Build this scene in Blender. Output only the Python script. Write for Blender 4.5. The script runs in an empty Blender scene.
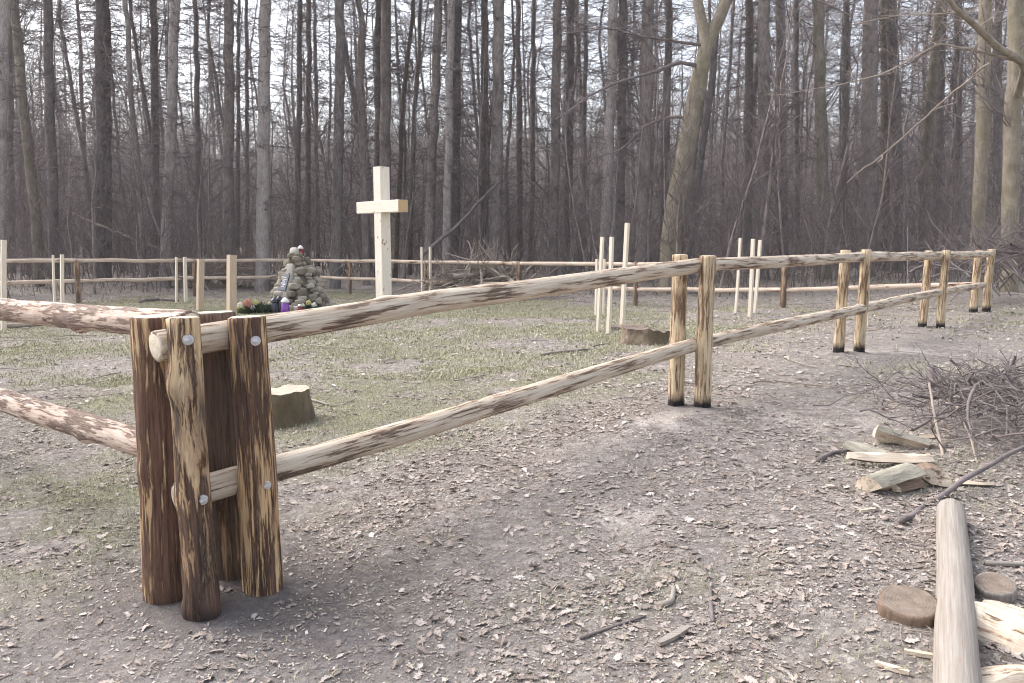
import bpy, math, random
import numpy as np
from mathutils import Vector, Matrix
R = math.radians
C = bpy.context.scene.collection
S = bpy.context.scene
rng = np.random.default_rng(11)
random.seed(5)

# ------------------------------------------------------------------ camera, sky, sun, exposure
F, CX, CY, PITCH, EYE = 780.0, 512.0, 341.5, R(6.98), 1.5
cam = bpy.data.cameras.new('camera'); cam.sensor_width = 36; cam.lens = F * 36 / 1024
cam.clip_start = 0.05; cam.clip_end = 2000
camo = bpy.data.objects.new('camera', cam); C.objects.link(camo)
camo.location = (0, 0, EYE); camo.rotation_euler = (R(90) - PITCH, 0, 0)
S.camera = camo
SUN_EL, SUN_AZ = R(48), R(-62)      # azimuth from +Y towards +X: the bright part of the overcast is to the left
w = bpy.data.worlds.new('World'); S.world = w; w.use_nodes = True
wn = w.node_tree.nodes; wl = w.node_tree.links
bg = wn['Background']; sky = wn.new('ShaderNodeTexSky'); sky.sky_type = 'NISHITA'; sky.sun_disc = False
sky.sun_elevation = SUN_EL; sky.sun_rotation = SUN_AZ; sky.dust_density = 4; sky.air_density = 1.0; sky.ozone_density = 1.0
hs = wn.new('ShaderNodeHueSaturation'); hs.inputs['Saturation'].default_value = 0.48
wl.new(sky.outputs[0], hs.inputs['Color']); wl.new(hs.outputs[0], bg.inputs['Color'])
bg.inputs['Strength'].default_value = 0.15
sl = bpy.data.lights.new('sun', 'SUN'); sl.energy = 0.8; sl.angle = R(50); sl.color = (1, .985, .985)
so = bpy.data.objects.new('sun', sl); C.objects.link(so)
sd = Vector((math.sin(SUN_AZ) * math.cos(SUN_EL), math.cos(SUN_AZ) * math.cos(SUN_EL), math.sin(SUN_EL)))
so.rotation_euler = sd.to_track_quat('Z', 'Y').to_euler()
S.view_settings.view_transform = 'Standard'; S.view_settings.look = 'None'
S.view_settings.exposure = 1.48; S.view_settings.gamma = 1.0
S.render.engine = 'CYCLES'
S.cycles.use_denoising = True; S.cycles.filter_width = 1.1; S.cycles.max_bounces = 6; S.cycles.diffuse_bounces = 3; S.cycles.glossy_bounces = 2
S.cycles.transmission_bounces = 4

# ------------------------------------------------------------------ helpers
def lin(r, g, b): return tuple(((c / 255) / 12.92 if c / 255 < .04045 else ((c / 255 + .055) / 1.055) ** 2.4) for c in (r, g, b))
SP, CP = math.sin(PITCH), math.cos(PITCH)
def ray(u, v):
    a, b = (u - CX) / F, (CY - v) / F
    y = CP + b * SP
    return a / y, (-SP + b * CP) / y          # dx/dy, dz/dy in the world
def at(u, v, Y):
    a, b = ray(u, v); return np.array([a * Y, Y, EYE + b * Y])

def hash3(ix, iy, iz, seed):
    n = (ix * 374761393 + iy * 668265263 + iz * 2147483647 + seed * 1274126177) & 0xFFFFFFFF
    n = ((n ^ (n >> 13)) * 1274126177) & 0xFFFFFFFF
    n = ((n ^ (n >> 16)) * 2246822519) & 0xFFFFFFFF
    return ((n ^ (n >> 15)) & 0xFFFFFF) / float(0xFFFFFF)
def vnoise(p, scale=1.0, seed=0):
    p = np.asarray(p, float) * scale
    if p.shape[-1] == 2: p = np.concatenate([p, np.zeros(p.shape[:-1] + (1,))], -1)
    i = np.floor(p).astype(np.int64); f = p - i; f = f * f * (3 - 2 * f)
    out = 0
    for dx in (0, 1):
        for dy in (0, 1):
            for dz in (0, 1):
                wgt = (f[..., 0] if dx else 1 - f[..., 0]) * (f[..., 1] if dy else 1 - f[..., 1]) * (f[..., 2] if dz else 1 - f[..., 2])
                out = out + wgt * hash3(i[..., 0] + dx, i[..., 1] + dy, i[..., 2] + dz, seed)
    return out
def fbm(p, scale, seed=0, oct=3):
    s, a, t = 0, 1.0, 0
    for k in range(oct):
        s = s + a * vnoise(p, scale * 2 ** k, seed + 17 * k); t += a; a *= .5
    return s / t
def sstep(a, b, x):
    t = np.clip((x - a) / (b - a), 0, 1); return t * t * (3 - 2 * t)

# terrain: control heights read off the fence posts
CTRL = np.array([(-1.3, 3.3, 0), (-1, 2, 0), (-3, 2, -.02), (1.5, 2, .05), (3, 3, .12), (1.35, 6, .235), (4, 9, .23), (6.3, 11.7, .25), (9, 14.9, .25),
                 (3.3, 18.7, .02), (-2.5, 23.5, -.05), (-6.9, 26.7, -.08), (-13, 20, -.06), (-17, 15, -.05), (-5, 6, .0), (-3.5, 19.5, -.02),
                 (-5.2, 19, -.04), (0, 12, .12), (-3, 10, .05), (-8, 13, -.02), (6, 16, .15), (14, 14, .4), (12, 22, .4), (4, 28, .25), (-10, 33, .2),
                 (-22, 28, .2), (6, 6, .2), (10, 10, .3), (-1, 7, .12), (0, 4, .08), (20, 30, .6), (-5, 1, -.05), (4, 1, .1), (3.2, 5, .2)])
def G(x, y):
    x = np.asarray(x, float); y = np.asarray(y, float)
    num = 0; den = 0
    for cx, cy, cz in CTRL:
        d2 = (x - cx) ** 2 + (y - cy) ** 2
        wgt = 1 / (d2 + 1.2) ** 1.7
        num = num + wgt * cz; den = den + wgt
    z = num / den
    far = sstep(35, 125, y + .12 * np.abs(x)) * 10.0
    p = np.stack([x, y], -1)
    z = z + (fbm(p, .7, 3, 3) - .5) * .10 + (fbm(p, 4.0, 9, 2) - .5) * .035 * sstep(60, 10, y)
    z = z + far + sstep(25, 70, y) * (fbm(p, .07, 5, 2) - .5) * 2.0
    return z
def Gs(x, y): return float(G(np.array([x]), np.array([y]))[0])
def gpix(u, v):
    a, b = ray(u, v); Y = 5.0
    for k in range(60):
        z = Gs(a * Y, Y); Yn = (z - EYE) / b; Y = .5 * Y + .5 * min(max(Yn, .5), 150)
    return np.array([a * Y, Y, Gs(a * Y, Y)])

def mesh(name, V, Fc, mats, parent=None, smooth=True, midx=None, attrs=None, vattrs=None):
    """one mesh object from arrays; Fc = list of (n,k) face arrays"""
    me = bpy.data.meshes.new(name)
    if not isinstance(Fc, (list, tuple)): Fc = [Fc]
    Fc = [np.asarray(f, np.int32) for f in Fc if len(f)]
    V = np.asarray(V, np.float32)
    me.vertices.add(len(V)); me.vertices.foreach_set('co', V.ravel())
    loops = np.concatenate([f.ravel() for f in Fc]); tot = np.concatenate([np.full(len(f), f.shape[1], np.int32) for f in Fc])
    st = np.concatenate([[0], np.cumsum(tot)[:-1]]).astype(np.int32)
    me.loops.add(len(loops)); me.loops.foreach_set('vertex_index', loops)
    me.polygons.add(len(tot)); me.polygons.foreach_set('loop_start', st)
    me.polygons.foreach_set('use_smooth', np.full(len(tot), bool(smooth)))
    if midx is not None: me.polygons.foreach_set('material_index', np.asarray(midx, np.int32))
    for k, a in (attrs or {}).items():
        at_ = me.attributes.new(k, 'FLOAT', 'POINT'); at_.data.foreach_set('value', np.asarray(a, np.float32).ravel())
    for k, a in (vattrs or {}).items():
        at_ = me.attributes.new(k, 'FLOAT_VECTOR', 'POINT'); at_.data.foreach_set('vector', np.asarray(a, np.float32).ravel())
    me.update(calc_edges=True); me.validate()
    for m in (mats if isinstance(mats, (list, tuple)) else [mats]): me.materials.append(m)
    o = bpy.data.objects.new(name, me); C.objects.link(o)
    if parent is not None: o.parent = parent
    return o
def tag(o, label=None, cat=None, group=None, kind=None):
    if label: o['label'] = label
    if cat: o['category'] = cat
    if group: o['group'] = group
    if kind: o['kind'] = kind
    return o
def thing(name, loc, label, cat, group=None, rotz=0):
    o = bpy.data.objects.new(name, None); C.objects.link(o); o.location = loc; o.rotation_euler = (0, 0, rotz)
    o.empty_display_size = .1
    return tag(o, label, cat, group)

class MB:                                       # gathers pieces of one part
    def __init__(s): s.V = []; s.Q = []; s.T = []; s.n = 0; s.LC = []; s.tone = []; s.qm = []; s.tm = []
    def add(s, V, Q=(), T=(), lc=None, tone=0.5, m=0):
        V = np.asarray(V, float).reshape(-1, 3); s.V.append(V)
        if len(Q): q = np.asarray(Q) + s.n; s.Q.append(q); s.qm.append(np.full(len(q), m))
        if len(T): t = np.asarray(T) + s.n; s.T.append(t); s.tm.append(np.full(len(t), m))
        s.LC.append(V if lc is None else np.asarray(lc)); s.tone.append(np.broadcast_to(np.asarray(tone, float), (len(V),)))
        s.n += len(V)
    def build(s, name, mats, parent=None, smooth=True, off=None):
        V = np.concatenate(s.V)
        if off is not None: V = V - np.asarray(off)
        F_ = ([np.concatenate(s.Q)] if s.Q else []) + ([np.concatenate(s.T)] if s.T else [])
        mi = np.concatenate(s.qm + s.tm)
        return mesh(name, V, F_, mats, parent, smooth, mi, {'tone': np.concatenate(s.tone)}, {'lc': np.concatenate(s.LC)})

def frames(T):
    up = np.where(np.abs(T[..., 2:3]) > .9, np.array([1., 0, 0]), np.array([0, 0, 1.]))
    A = np.cross(up, T); A /= np.linalg.norm(A, axis=-1, keepdims=True) + 1e-9
    return A, np.cross(T, A)
def tubes(P, Rr, sides=3):
    """P (n,k,3) polylines, Rr (n,k) radii -> verts, quads, lc"""
    n, k, _ = P.shape
    T = np.gradient(P, axis=1); T /= np.linalg.norm(T, axis=-1, keepdims=True) + 1e-9
    A, B = frames(T)
    th = np.arange(sides) * 2 * np.pi / sides
    V = P[:, :, None, :] + Rr[:, :, None, None] * (A[:, :, None, :] * np.cos(th)[:, None] + B[:, :, None, :] * np.sin(th)[:, None])
    base = (np.arange(n) * k * sides)[:, None, None]; kk = (np.arange(k - 1) * sides)[None, :, None]; j = np.arange(sides)[None, None, :]
    j2 = (j + 1) % sides
    Q = np.stack([base + kk + j, base + kk + j2, base + kk + sides + j2, base + kk + sides + j], -1).reshape(-1, 4)
    s = np.concatenate([np.zeros((n, 1)), np.cumsum(np.linalg.norm(np.diff(P, axis=1), axis=-1), 1)], 1)
    lc = np.stack([Rr[:, :, None] * np.cos(th), Rr[:, :, None] * np.sin(th), np.broadcast_to(s[:, :, None], (n, k, sides))], -1)
    return V.reshape(-1, 3), Q, lc.reshape(-1, 3)

def log_geo(path, rad, sides=20, step=.05, lump=.05, bend=.01, seed=0, knots=(), flare=0, cap=True, bevel=.012):
    """a round timber along a polyline: verts, quads, caps (tris), lc"""
    path = np.asarray(path, float); d = np.linalg.norm(np.diff(path, axis=0), axis=1); L = d.sum()
    s = np.linspace(0, L, max(4, int(L / step) + 1)); cs = np.concatenate([[0], np.cumsum(d)])
    if cap: s = np.concatenate([[0, bevel * .4], s[1:-1], [L - bevel * .4, L]])
    P = np.stack([np.interp(s, cs, path[:, i]) for i in range(3)], 1)
    rad = np.asarray(rad, float); r = np.interp(s, np.linspace(0, L, len(rad)), rad)
    if flare: r = r * (1 + flare * np.exp(-s / .25))
    if cap: r[0] -= bevel; r[-1] -= bevel
    q = np.stack([s * 1.3, s * 0 + seed * 7.1, s * 0], 1)
    fade = np.sin(np.pi * np.clip(s / L, 0, 1))
    P = P + np.stack([(vnoise(q, 1, seed) - .5), (vnoise(q, 1, seed + 1) - .5), (vnoise(q, 1, seed + 2) - .5)], 1) * bend * 2 * fade[:, None]
    T = np.gradient(P, axis=0); T /= np.linalg.norm(T, axis=1, keepdims=True)
    A, B = frames(T)
    th = np.arange(sides) * 2 * np.pi / sides
    lc = np.stack([np.cos(th)[None] * r[:, None], np.sin(th)[None] * r[:, None], np.broadcast_to(s[:, None], (len(s), sides))], -1)
    nn = np.stack([np.cos(th)[None] * 1.6 + 0 * s[:, None], np.sin(th)[None] * 1.6 + 0 * s[:, None], s[:, None] * 3 + 0 * th[None]], -1)
    rr = r[:, None] * (1 + lump * 2 * (fbm(nn, 1.5, seed + 5, 3) - .5))
    for ks, kt, kr, kh in knots:                # knots: along, angle, radius, height
        dd = ((s[:, None] - ks) ** 2 + ((((th[None] - kt + np.pi) % (2 * np.pi)) - np.pi) * r[:, None]) ** 2) / kr ** 2
        rr = rr + kh * np.exp(-dd)
    V = P[:, None] + rr[..., None] * (A[:, None] * np.cos(th)[:, None] + B[:, None] * np.sin(th)[:, None])
    n = len(s); i = np.arange(n - 1)[:, None] * sides; j = np.arange(sides)[None]; j2 = (j + 1) % sides
    Q = np.stack([i + j, i + j2, i + sides + j2, i + sides + j], -1).reshape(-1, 4)
    V = V.reshape(-1, 3); lc = lc.reshape(-1, 3); Tt = np.zeros((0, 3), int)
    if cap:
        c0, c1 = len(V), len(V) + 1
        V = np.concatenate([V, P[:1], P[-1:]]); lc = np.concatenate([lc, [[0, 0, 0]], [[0, 0, L]]])
        jj = np.arange(sides); e = (n - 1) * sides
        Tt = np.concatenate([np.stack([np.full(sides, c0), (jj + 1) % sides, jj], 1), np.stack([np.full(sides, c1), e + jj, e + (jj + 1) % sides], 1)])
    return V, Q, Tt, lc
def add_log(mb, path, rad, **k):
    V, Q, T, lc = log_geo(path, rad, **k)
    mb.add(V, Q, (), lc); 
    if len(T): mb.T.append(T + mb.n - len(V)); mb.tm.append(np.full(len(T), 1))
    return mb
def box_geo(c, sz, rot=None):
    V = np.array([(x, y, z) for x in (-.5, .5) for y in (-.5, .5) for z in (-.5, .5)]) * np.asarray(sz)
    if rot is not None: V = V @ np.array(rot).T
    Q = [(0, 1, 3, 2), (4, 6, 7, 5), (0, 4, 5, 1), (2, 3, 7, 6), (0, 2, 6, 4), (1, 5, 7, 3)]
    return V + np.asarray(c), Q
def lathe_geo(prof, sides=16, c=(0, 0, 0)):
    th = np.arange(sides) * 2 * np.pi / sides; n = len(prof)
    V = np.array([(r * np.cos(t), r * np.sin(t), z) for r, z in prof for t in th]) + np.asarray(c)
    Q = [(i * sides + j, i * sides + (j + 1) % sides, (i + 1) * sides + (j + 1) % sides, (i + 1) * sides + j) for i in range(n - 1) for j in range(sides)]
    return V, Q
def rotm(ax, ang): return np.array(Matrix.Rotation(ang, 3, ax))

# ------------------------------------------------------------------ materials
class NT:
    def __init__(s, name, rough=.9, spec=.2):
        s.m = bpy.data.materials.new(name); s.m.use_nodes = True; s.t = s.m.node_tree
        s.b = s.t.nodes['Principled BSDF']; s.b.inputs['Roughness'].default_value = rough
        s.b.inputs['Specular IOR Level'].default_value = spec
    def new(s, ty, **kw):
        n = s.t.nodes.new(ty)
        for k, v in kw.items(): setattr(n, k, v)
        return n
    def link(s, a, b): s.t.links.new(a, b)
    def attr(s, name, out='Vector'): return s.new('ShaderNodeAttribute', attribute_name=name).outputs[out]
    def mapping(s, v, scale, loc=(0, 0, 0)):
        n = s.new('ShaderNodeMapping'); n.inputs['Scale'].default_value = scale; n.inputs['Location'].default_value = loc
        s.link(v, n.inputs['Vector']); return n.outputs[0]
    def noise(s, v, scale, detail=4, rough=.6, dist=0):
        n = s.new('ShaderNodeTexNoise'); n.inputs['Scale'].default_value = scale; n.inputs['Detail'].default_value = detail
        n.inputs['Roughness'].default_value = rough; n.inputs['Distortion'].default_value = dist
        s.link(v, n.inputs['Vector']); return n.outputs['Fac']
    def ramp(s, f, stops, mode='LINEAR'):
        n = s.new('ShaderNodeValToRGB'); n.color_ramp.interpolation = mode; e = n.color_ramp.elements
        while len(e) < len(stops): e.new(.5)
        for q, (p, c) in zip(e, stops): q.position = p; q.color = (*c, 1) if len(c) == 3 else c
        s.link(f, n.inputs[0]); return n.outputs[0]
    def rng(s, f, a, b, c=0, d=1):
        n = s.new('ShaderNodeMapRange'); n.inputs[1].default_value = a; n.inputs[2].default_value = b
        n.inputs[3].default_value = c; n.inputs[4].default_value = d; s.link(f, n.inputs[0]); return n.outputs[0]
    def mix(s, f, a, b, mode='MIX'):
        n = s.new('ShaderNodeMix', data_type='RGBA', blend_type=mode)
        for sock, val in ((n.inputs[0], f), (n.inputs[6], a), (n.inputs[7], b)):
            if hasattr(val, 'is_linked') or isinstance(val, bpy.types.NodeSocket): s.link(val, sock)
            elif isinstance(val, (int, float)): sock.default_value = val
            else: sock.default_value = (*val, 1)
        return n.outputs[2]
    def math(s, op, a, b):
        n = s.new('ShaderNodeMath', operation=op)
        for i, v in enumerate((a, b)):
            if isinstance(v, bpy.types.NodeSocket): s.link(v, n.inputs[i])
            else: n.inputs[i].default_value = v
        return n.outputs[0]
    def bump(s, h, strength=.5, dist=.01):
        n = s.new('ShaderNodeBump'); n.inputs['Strength'].default_value = strength; n.inputs['Distance'].default_value = dist
        s.link(h, n.inputs['Height']); s.link(n.outputs[0], s.b.inputs['Normal'])
    def col(s, c):
        if isinstance(c, bpy.types.NodeSocket): s.link(c, s.b.inputs['Base Color'])
        else: s.b.inputs['Base Color'].default_value = (*c, 1)
        return s.m

CREAM, CREAM2 = lin(222, 200, 165), lin(190, 160, 120)
BARK, BARK2, INNER = lin(66, 42, 36), lin(96, 62, 50), lin(134, 92, 66)
def log_mat(name, amount, seed=0, cream=CREAM, cream2=CREAM2, bark=BARK, bark2=BARK2, char=0.0, stretch=.14, scale=13, wet=None, tint=None, grad=0, knots=False):
    tint = (0 if amount < 0 else .8) if tint is None else tint
    n = NT(name, .78, .25); lc = n.attr('lc')
    oi = n.new('ShaderNodeObjectInfo'); of = n.new('ShaderNodeCombineXYZ')
    for i_, k_ in enumerate((17.0, 9.0, 23.0)): n.link(n.math('MULTIPLY', oi.outputs['Random'], k_), of.inputs[i_])
    av = n.new('ShaderNodeVectorMath', operation='ADD'); n.link(n.mapping(lc, (1, 1, stretch), (seed * 3.1, seed * 1.7, seed * 2.3)), av.inputs[0])
    n.link(of.outputs[0], av.inputs[1]); v = av.outputs[0]
    a = n.noise(v, scale, 7, .72, .25); g = n.noise(n.mapping(lc, (1, 1, .03), (seed, 0, 0)), 95, 4, .7)
    big = n.noise(n.mapping(lc, (1, 1, .5), (seed, 5, 0)), 4.5, 2, .5)
    a = n.math('ADD', n.math('MULTIPLY', a, .8), n.math('MULTIPLY', big, .3))
    wood = n.mix(n.rng(g, .32, .68), cream2, cream)
    wood = n.mix(n.rng(big, .42, .66, 0, tint), wood, n.mix(.45, wood, INNER))
    bk = n.mix(n.rng(g, .35, .7), bark, bark2)
    crack = n.noise(n.mapping(lc, (1, 1, .07), (seed, 2, 0)), 55, 5, .75)
    bk = n.mix(n.rng(crack, .36, .5, .75, 0), bk, tuple(q * .35 for q in bark)); bk = n.mix(n.rng(crack, .56, .68, 0, .5), bk, lin(150, 118, 98))
    if grad:
        sg_ = n.new('ShaderNodeSeparateXYZ'); n.link(lc, sg_.inputs[0]); a = n.math('ADD', a, n.math('MULTIPLY', n.math('SUBTRACT', sg_.outputs[2], .62), grad))
    from statistics import NormalDist
    t = .553 + .072 * NormalDist().inv_cdf(min(max(amount, .0001), .99))
    f = n.rng(a, t - .032, t + .026, 1, 0)
    edge = n.rng(a, t - .01, t + .11, 1, 0)
    c = n.mix(edge, wood, n.mix(.62, wood, lin(150, 108, 76))); c = n.mix(f, c, bk)
    if char:
        sx = n.new('ShaderNodeSeparateXYZ'); n.link(lc, sx.inputs[0])
        h = n.math('ADD', sx.outputs[2], n.math('MULTIPLY', n.noise(lc, 12, 3), .10))
        c = n.mix(n.rng(h, char + .02, char + .09, 1, 0), c, lin(42, 38, 38))
    if wet is not None:          # weathered dark stain with its own shape, around the bolts
        for h0, hw in wet:
            sx = n.new('ShaderNodeSeparateXYZ'); n.link(lc, sx.inputs[0])
            d = n.math('ABSOLUTE', n.math('SUBTRACT', sx.outputs[2], h0), 0)
            st = n.math('MULTIPLY', n.rng(d, hw * .2, hw, .85, 0), n.rng(n.noise(v, 18, 5, .7), .46, .62))
            c = n.mix(st, c, lin(58, 52, 52))
    if knots: c = n.mix(n.rng(n.noise(n.mapping(lc, (1, 1, .7), (9, 4, 2)), 7.5, 2, .5), .66, .72, 0, .75), c, lin(150, 112, 78))
    hgt = n.math('ADD', n.math('MULTIPLY', f, .8), n.math('MULTIPLY', g, .5))
    n.bump(hgt, .9, .009)
    return n.col(c)
def cut_mat(name, a, b, scale=1.0):
    n = NT(name, .85); lc = n.attr('lc'); v = n.mapping(lc, (1, 1, .2))
    sx = n.new('ShaderNodeSeparateXYZ'); n.link(lc, sx.inputs[0])
    r = n.math('SQRT', n.math('ADD', n.math('MULTIPLY', sx.outputs[0], sx.outputs[0]), n.math('MULTIPLY', sx.outputs[1], sx.outputs[1])), 0)
    ring = n.math('SINE', n.math('ADD', n.math('MULTIPLY', r, 520 * scale), n.math('MULTIPLY', n.noise(v, 14, 3), 9)), 0)
    f = n.math('ADD', n.math('MULTIPLY', ring, .06), n.noise(v, 30, 4))
    n.bump(f, .4, .004)
    return n.col(n.mix(n.rng(f, .2, .75), a, b))
def bark_mat(name, a, b, moss=None, scale=9, patches=None):
    n = NT(name, .95, .1); lc = n.attr('lc')
    v = n.mapping(lc, (1, 1, .22)); f = n.noise(v, scale * 2.2, 6, .7, .3); g = n.noise(n.mapping(lc, (1, 1, .6)), 2.2, 3)
    c = n.mix(n.rng(f, .3, .68), a, b)
    if patches: c = n.mix(n.rng(n.noise(n.mapping(lc, (1, 1, 1.4)), 7, 4, .7), .52, .6), c, patches)
    if moss: c = n.mix(n.rng(g, .42, .62, 0, .75), c, moss)
    mo = n.noise(n.mapping(lc, (1, 1, .8)), 3.3, 5, .65); c = n.mix(n.rng(mo, .5, .68, 0, .5), c, tuple(q * .7 for q in a)); c = n.mix(n.rng(mo, .3, .45, .4, 0), c, tuple(min(q * 1.35, .6) for q in b))
    n.bump(f, .8, .02)
    return n.col(c)
def tone_mat(name, stops, rough=.9, spec=.15, bump=0, trans=0):
    n = NT(name, rough, spec); t = n.attr('tone', 'Fac'); c = n.ramp(t, stops)
    geo = n.new('ShaderNodeNewGeometry'); f = n.noise(geo.outputs['Position'], 90, 3, .6)
    c = n.mix(n.rng(f, .3, .7, .35, 0), c, n.mix(.5, c, (0.02, .015, .012)))
    if bump: n.bump(f, bump, .004)
    return n.col(c)
def plain(name, c, rough=.6, spec=.4, metal=0, var=.25, scale=30):
    n = NT(name, rough, spec); n.b.inputs['Metallic'].default_value = metal
    geo = n.new('ShaderNodeNewGeometry'); f = n.noise(geo.outputs['Position'], scale, 3)
    return n.col(n.mix(n.rng(f, .3, .7, 0, var), c, tuple(x * .5 for x in c)))

M = {}
M['post_red'] = log_mat('red_brown_barked_timber', .68, 1, bark=lin(84, 62, 52), bark2=lin(126, 94, 77), scale=40, stretch=.075, char=.01, cream=lin(230, 206, 168))
M['post_mixed'] = log_mat('half_debarked_timber', .50, 4, char=.03, bark=lin(72, 56, 49), bark2=lin(114, 90, 76), scale=36, stretch=.13, cream=lin(226, 206, 172), wet=[(.82, .25), (.22, .3)], grad=.15)
M['post_dark'] = log_mat('dark_streaked_timber', .55, 7, char=.0, scale=50, stretch=.065, bark=lin(74, 56, 49), bark2=lin(118, 90, 75), wet=[(.98, .3)], cream=lin(230, 204, 162), grad=-.06)
M['post_back'] = log_mat('deep_brown_timber', .95, 9, bark=lin(92, 76, 66), bark2=lin(122, 100, 86), scale=22, stretch=.06)
M['post_pale'] = log_mat('debarked_post_timber', .20, 12, cream=lin(216, 202, 174), cream2=lin(188, 168, 136), bark=lin(110, 88, 72), bark2=lin(146, 120, 96), char=.09, scale=42, stretch=.09, tint=.45)
M['rail_front'] = log_mat('debarked_rail_timber', .14, 15, cream=lin(216, 206, 190), cream2=lin(182, 168, 148), bark=lin(100, 84, 75), bark2=lin(138, 119, 104), scale=40, stretch=.075, tint=.35)
M['rail_left'] = log_mat('pinkish_rail_timber', .33, 19, cream=lin(226, 215, 203), cream2=lin(200, 182, 168), bark=lin(126, 106, 97), bark2=lin(156, 134, 122), scale=34, stretch=.14)
M['rail_far'] = log_mat('pale_far_rail_timber', .06, 21, cream=lin(232, 218, 202), cream2=lin(206, 186, 166))
M['post_far'] = log_mat('brown_far_post_timber', .5, 23, cream=lin(184, 166, 144), cream2=lin(156, 136, 116), bark=lin(100, 84, 74), bark2=lin(124, 104, 92), tint=.15)
M['cut'] = cut_mat('cut_timber_end', lin(186, 168, 144), lin(232, 222, 204))
M['cut_grey'] = cut_mat('weathered_cut_timber', lin(92, 82, 74), lin(140, 126, 114))
M['cut_old'] = cut_mat('old_stump_top', lin(146, 132, 116), lin(198, 184, 166))
M['steel'] = plain('galvanised_steel', (.6, .6, .62), .35, .5, .85, .15)
M['fresh'] = log_mat('fresh_sawn_timber', -.12, 31, cream=lin(246, 239, 226), cream2=lin(226, 212, 190), scale=6, stretch=.3, knots=True)
M['end_grain'] = plain('fresh_end_grain', lin(206, 176, 134), .85, .2, 0, .3, 40)
M['stake'] = log_mat('sawn_stake_timber', -.12, 33, cream=lin(232, 222, 206), cream2=lin(212, 196, 174))
M['stake_grey'] = log_mat('weathered_stake_timber', -.08, 35, cream=lin(206, 188, 166), cream2=lin(176, 154, 130))
M['grey_log'] = log_mat('grey_weathered_log', .004, 37, cream=lin(162, 155, 147), cream2=lin(132, 123, 114), bark=lin(122, 110, 100), bark2=lin(146, 132, 120), scale=22, tint=.1)
M['split'] = log_mat('split_pale_wood', .06, 39, cream=lin(224, 213, 196), cream2=lin(190, 174, 152), bark=lin(140, 120, 100), bark2=lin(168, 146, 122), scale=34, stretch=.08, tint=.5)
M['bark_green'] = bark_mat('greenish_grey_bark', lin(112, 108, 98), lin(172, 166, 152), None, 12)
M['bark_rust'] = bark_mat('rusty_brown_bark', lin(104, 86, 76), lin(150, 130, 114), None, 14)
M['bark_mossy_stump'] = bark_mat('mossy_stump_bark', lin(92, 79, 68), lin(146, 131, 116), lin(108, 98, 76), 14)
M['bark_dark'] = bark_mat('dark_spruce_bark', lin(92, 86, 84), lin(140, 132, 128))
M['bark_mid'] = bark_mat('grey_brown_bark', lin(112, 104, 100), lin(160, 150, 144))
M['bark_pale'] = bark_mat('pale_grey_bark', lin(128, 120, 116), lin(180, 172, 166), None, 14)
M['bark_moss'] = bark_mat('mossy_bark', lin(98, 91, 84), lin(146, 137, 126), lin(116, 111, 94))
M['bark_beech'] = bark_mat('smooth_olive_beech_bark', lin(122, 114, 102), lin(164, 153, 138), lin(136, 128, 106), 9)
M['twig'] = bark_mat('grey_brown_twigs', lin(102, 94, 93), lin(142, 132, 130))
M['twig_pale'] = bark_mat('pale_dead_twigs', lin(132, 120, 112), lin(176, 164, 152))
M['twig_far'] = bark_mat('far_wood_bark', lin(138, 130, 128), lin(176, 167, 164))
M['leaf'] = tone_mat('dry_oak_leaves', [(0, lin(118, 106, 99)), (.3, lin(150, 137, 128)), (.6, lin(178, 166, 157)), (.85, lin(206, 196, 188)), (1, lin(226, 219, 213))], .8, .2, .4)
M['grass'] = tone_mat('winter_grass', [(0, lin(132, 132, 100)), (.5, lin(172, 169, 138)), (1, lin(214, 206, 182))], .85)
M['chip'] = tone_mat('wood_chips', [(0, lin(120, 104, 94)), (.5, lin(164, 151, 139)), (1, lin(216, 206, 194))])
M['stone'] = tone_mat('field_stones', [(0, lin(112, 105, 92)), (.5, lin(154, 146, 132)), (1, lin(200, 192, 180))], .95, .1, .6)
M['slab'] = plain('pale_granite', lin(160, 153, 144), .9, .2, 0, .7, 18)
M['plaque'] = plain('dark_plaque', lin(62, 66, 80), .35, .5, 0, .1)
M['ink'] = plain('pale_lettering', lin(214, 214, 220), .6, .3, 0, .05)
M['red_glass'] = plain('red_glass', lin(120, 20, 32), .15, .6, 0, .1)
M['purple_glass'] = plain('purple_glass', lin(128, 66, 160), .15, .6, 0, .15)
M['dark_glass'] = plain('smoky_dark_glass', lin(52, 48, 60), .2, .6, 0, .2)
M['white_cap'] = plain('white_plastic', lin(232, 226, 222), .5)
M['gold_cap'] = plain('silver_cap', lin(190, 184, 170), .35, .5, .6)
M['fir'] = plain('fir_sprigs', lin(66, 78, 56), .85, .2, 0, .5, 60)
M['petal_orange'] = plain('orange_petals', lin(208, 150, 126), .8)
M['petal_yellow'] = plain('yellow_petals', lin(206, 196, 130), .8)
M['petal_pink'] = plain('pink_petals', lin(206, 140, 138), .8)
M['petal_white'] = plain('white_petals', lin(232, 226, 214), .8)

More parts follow.
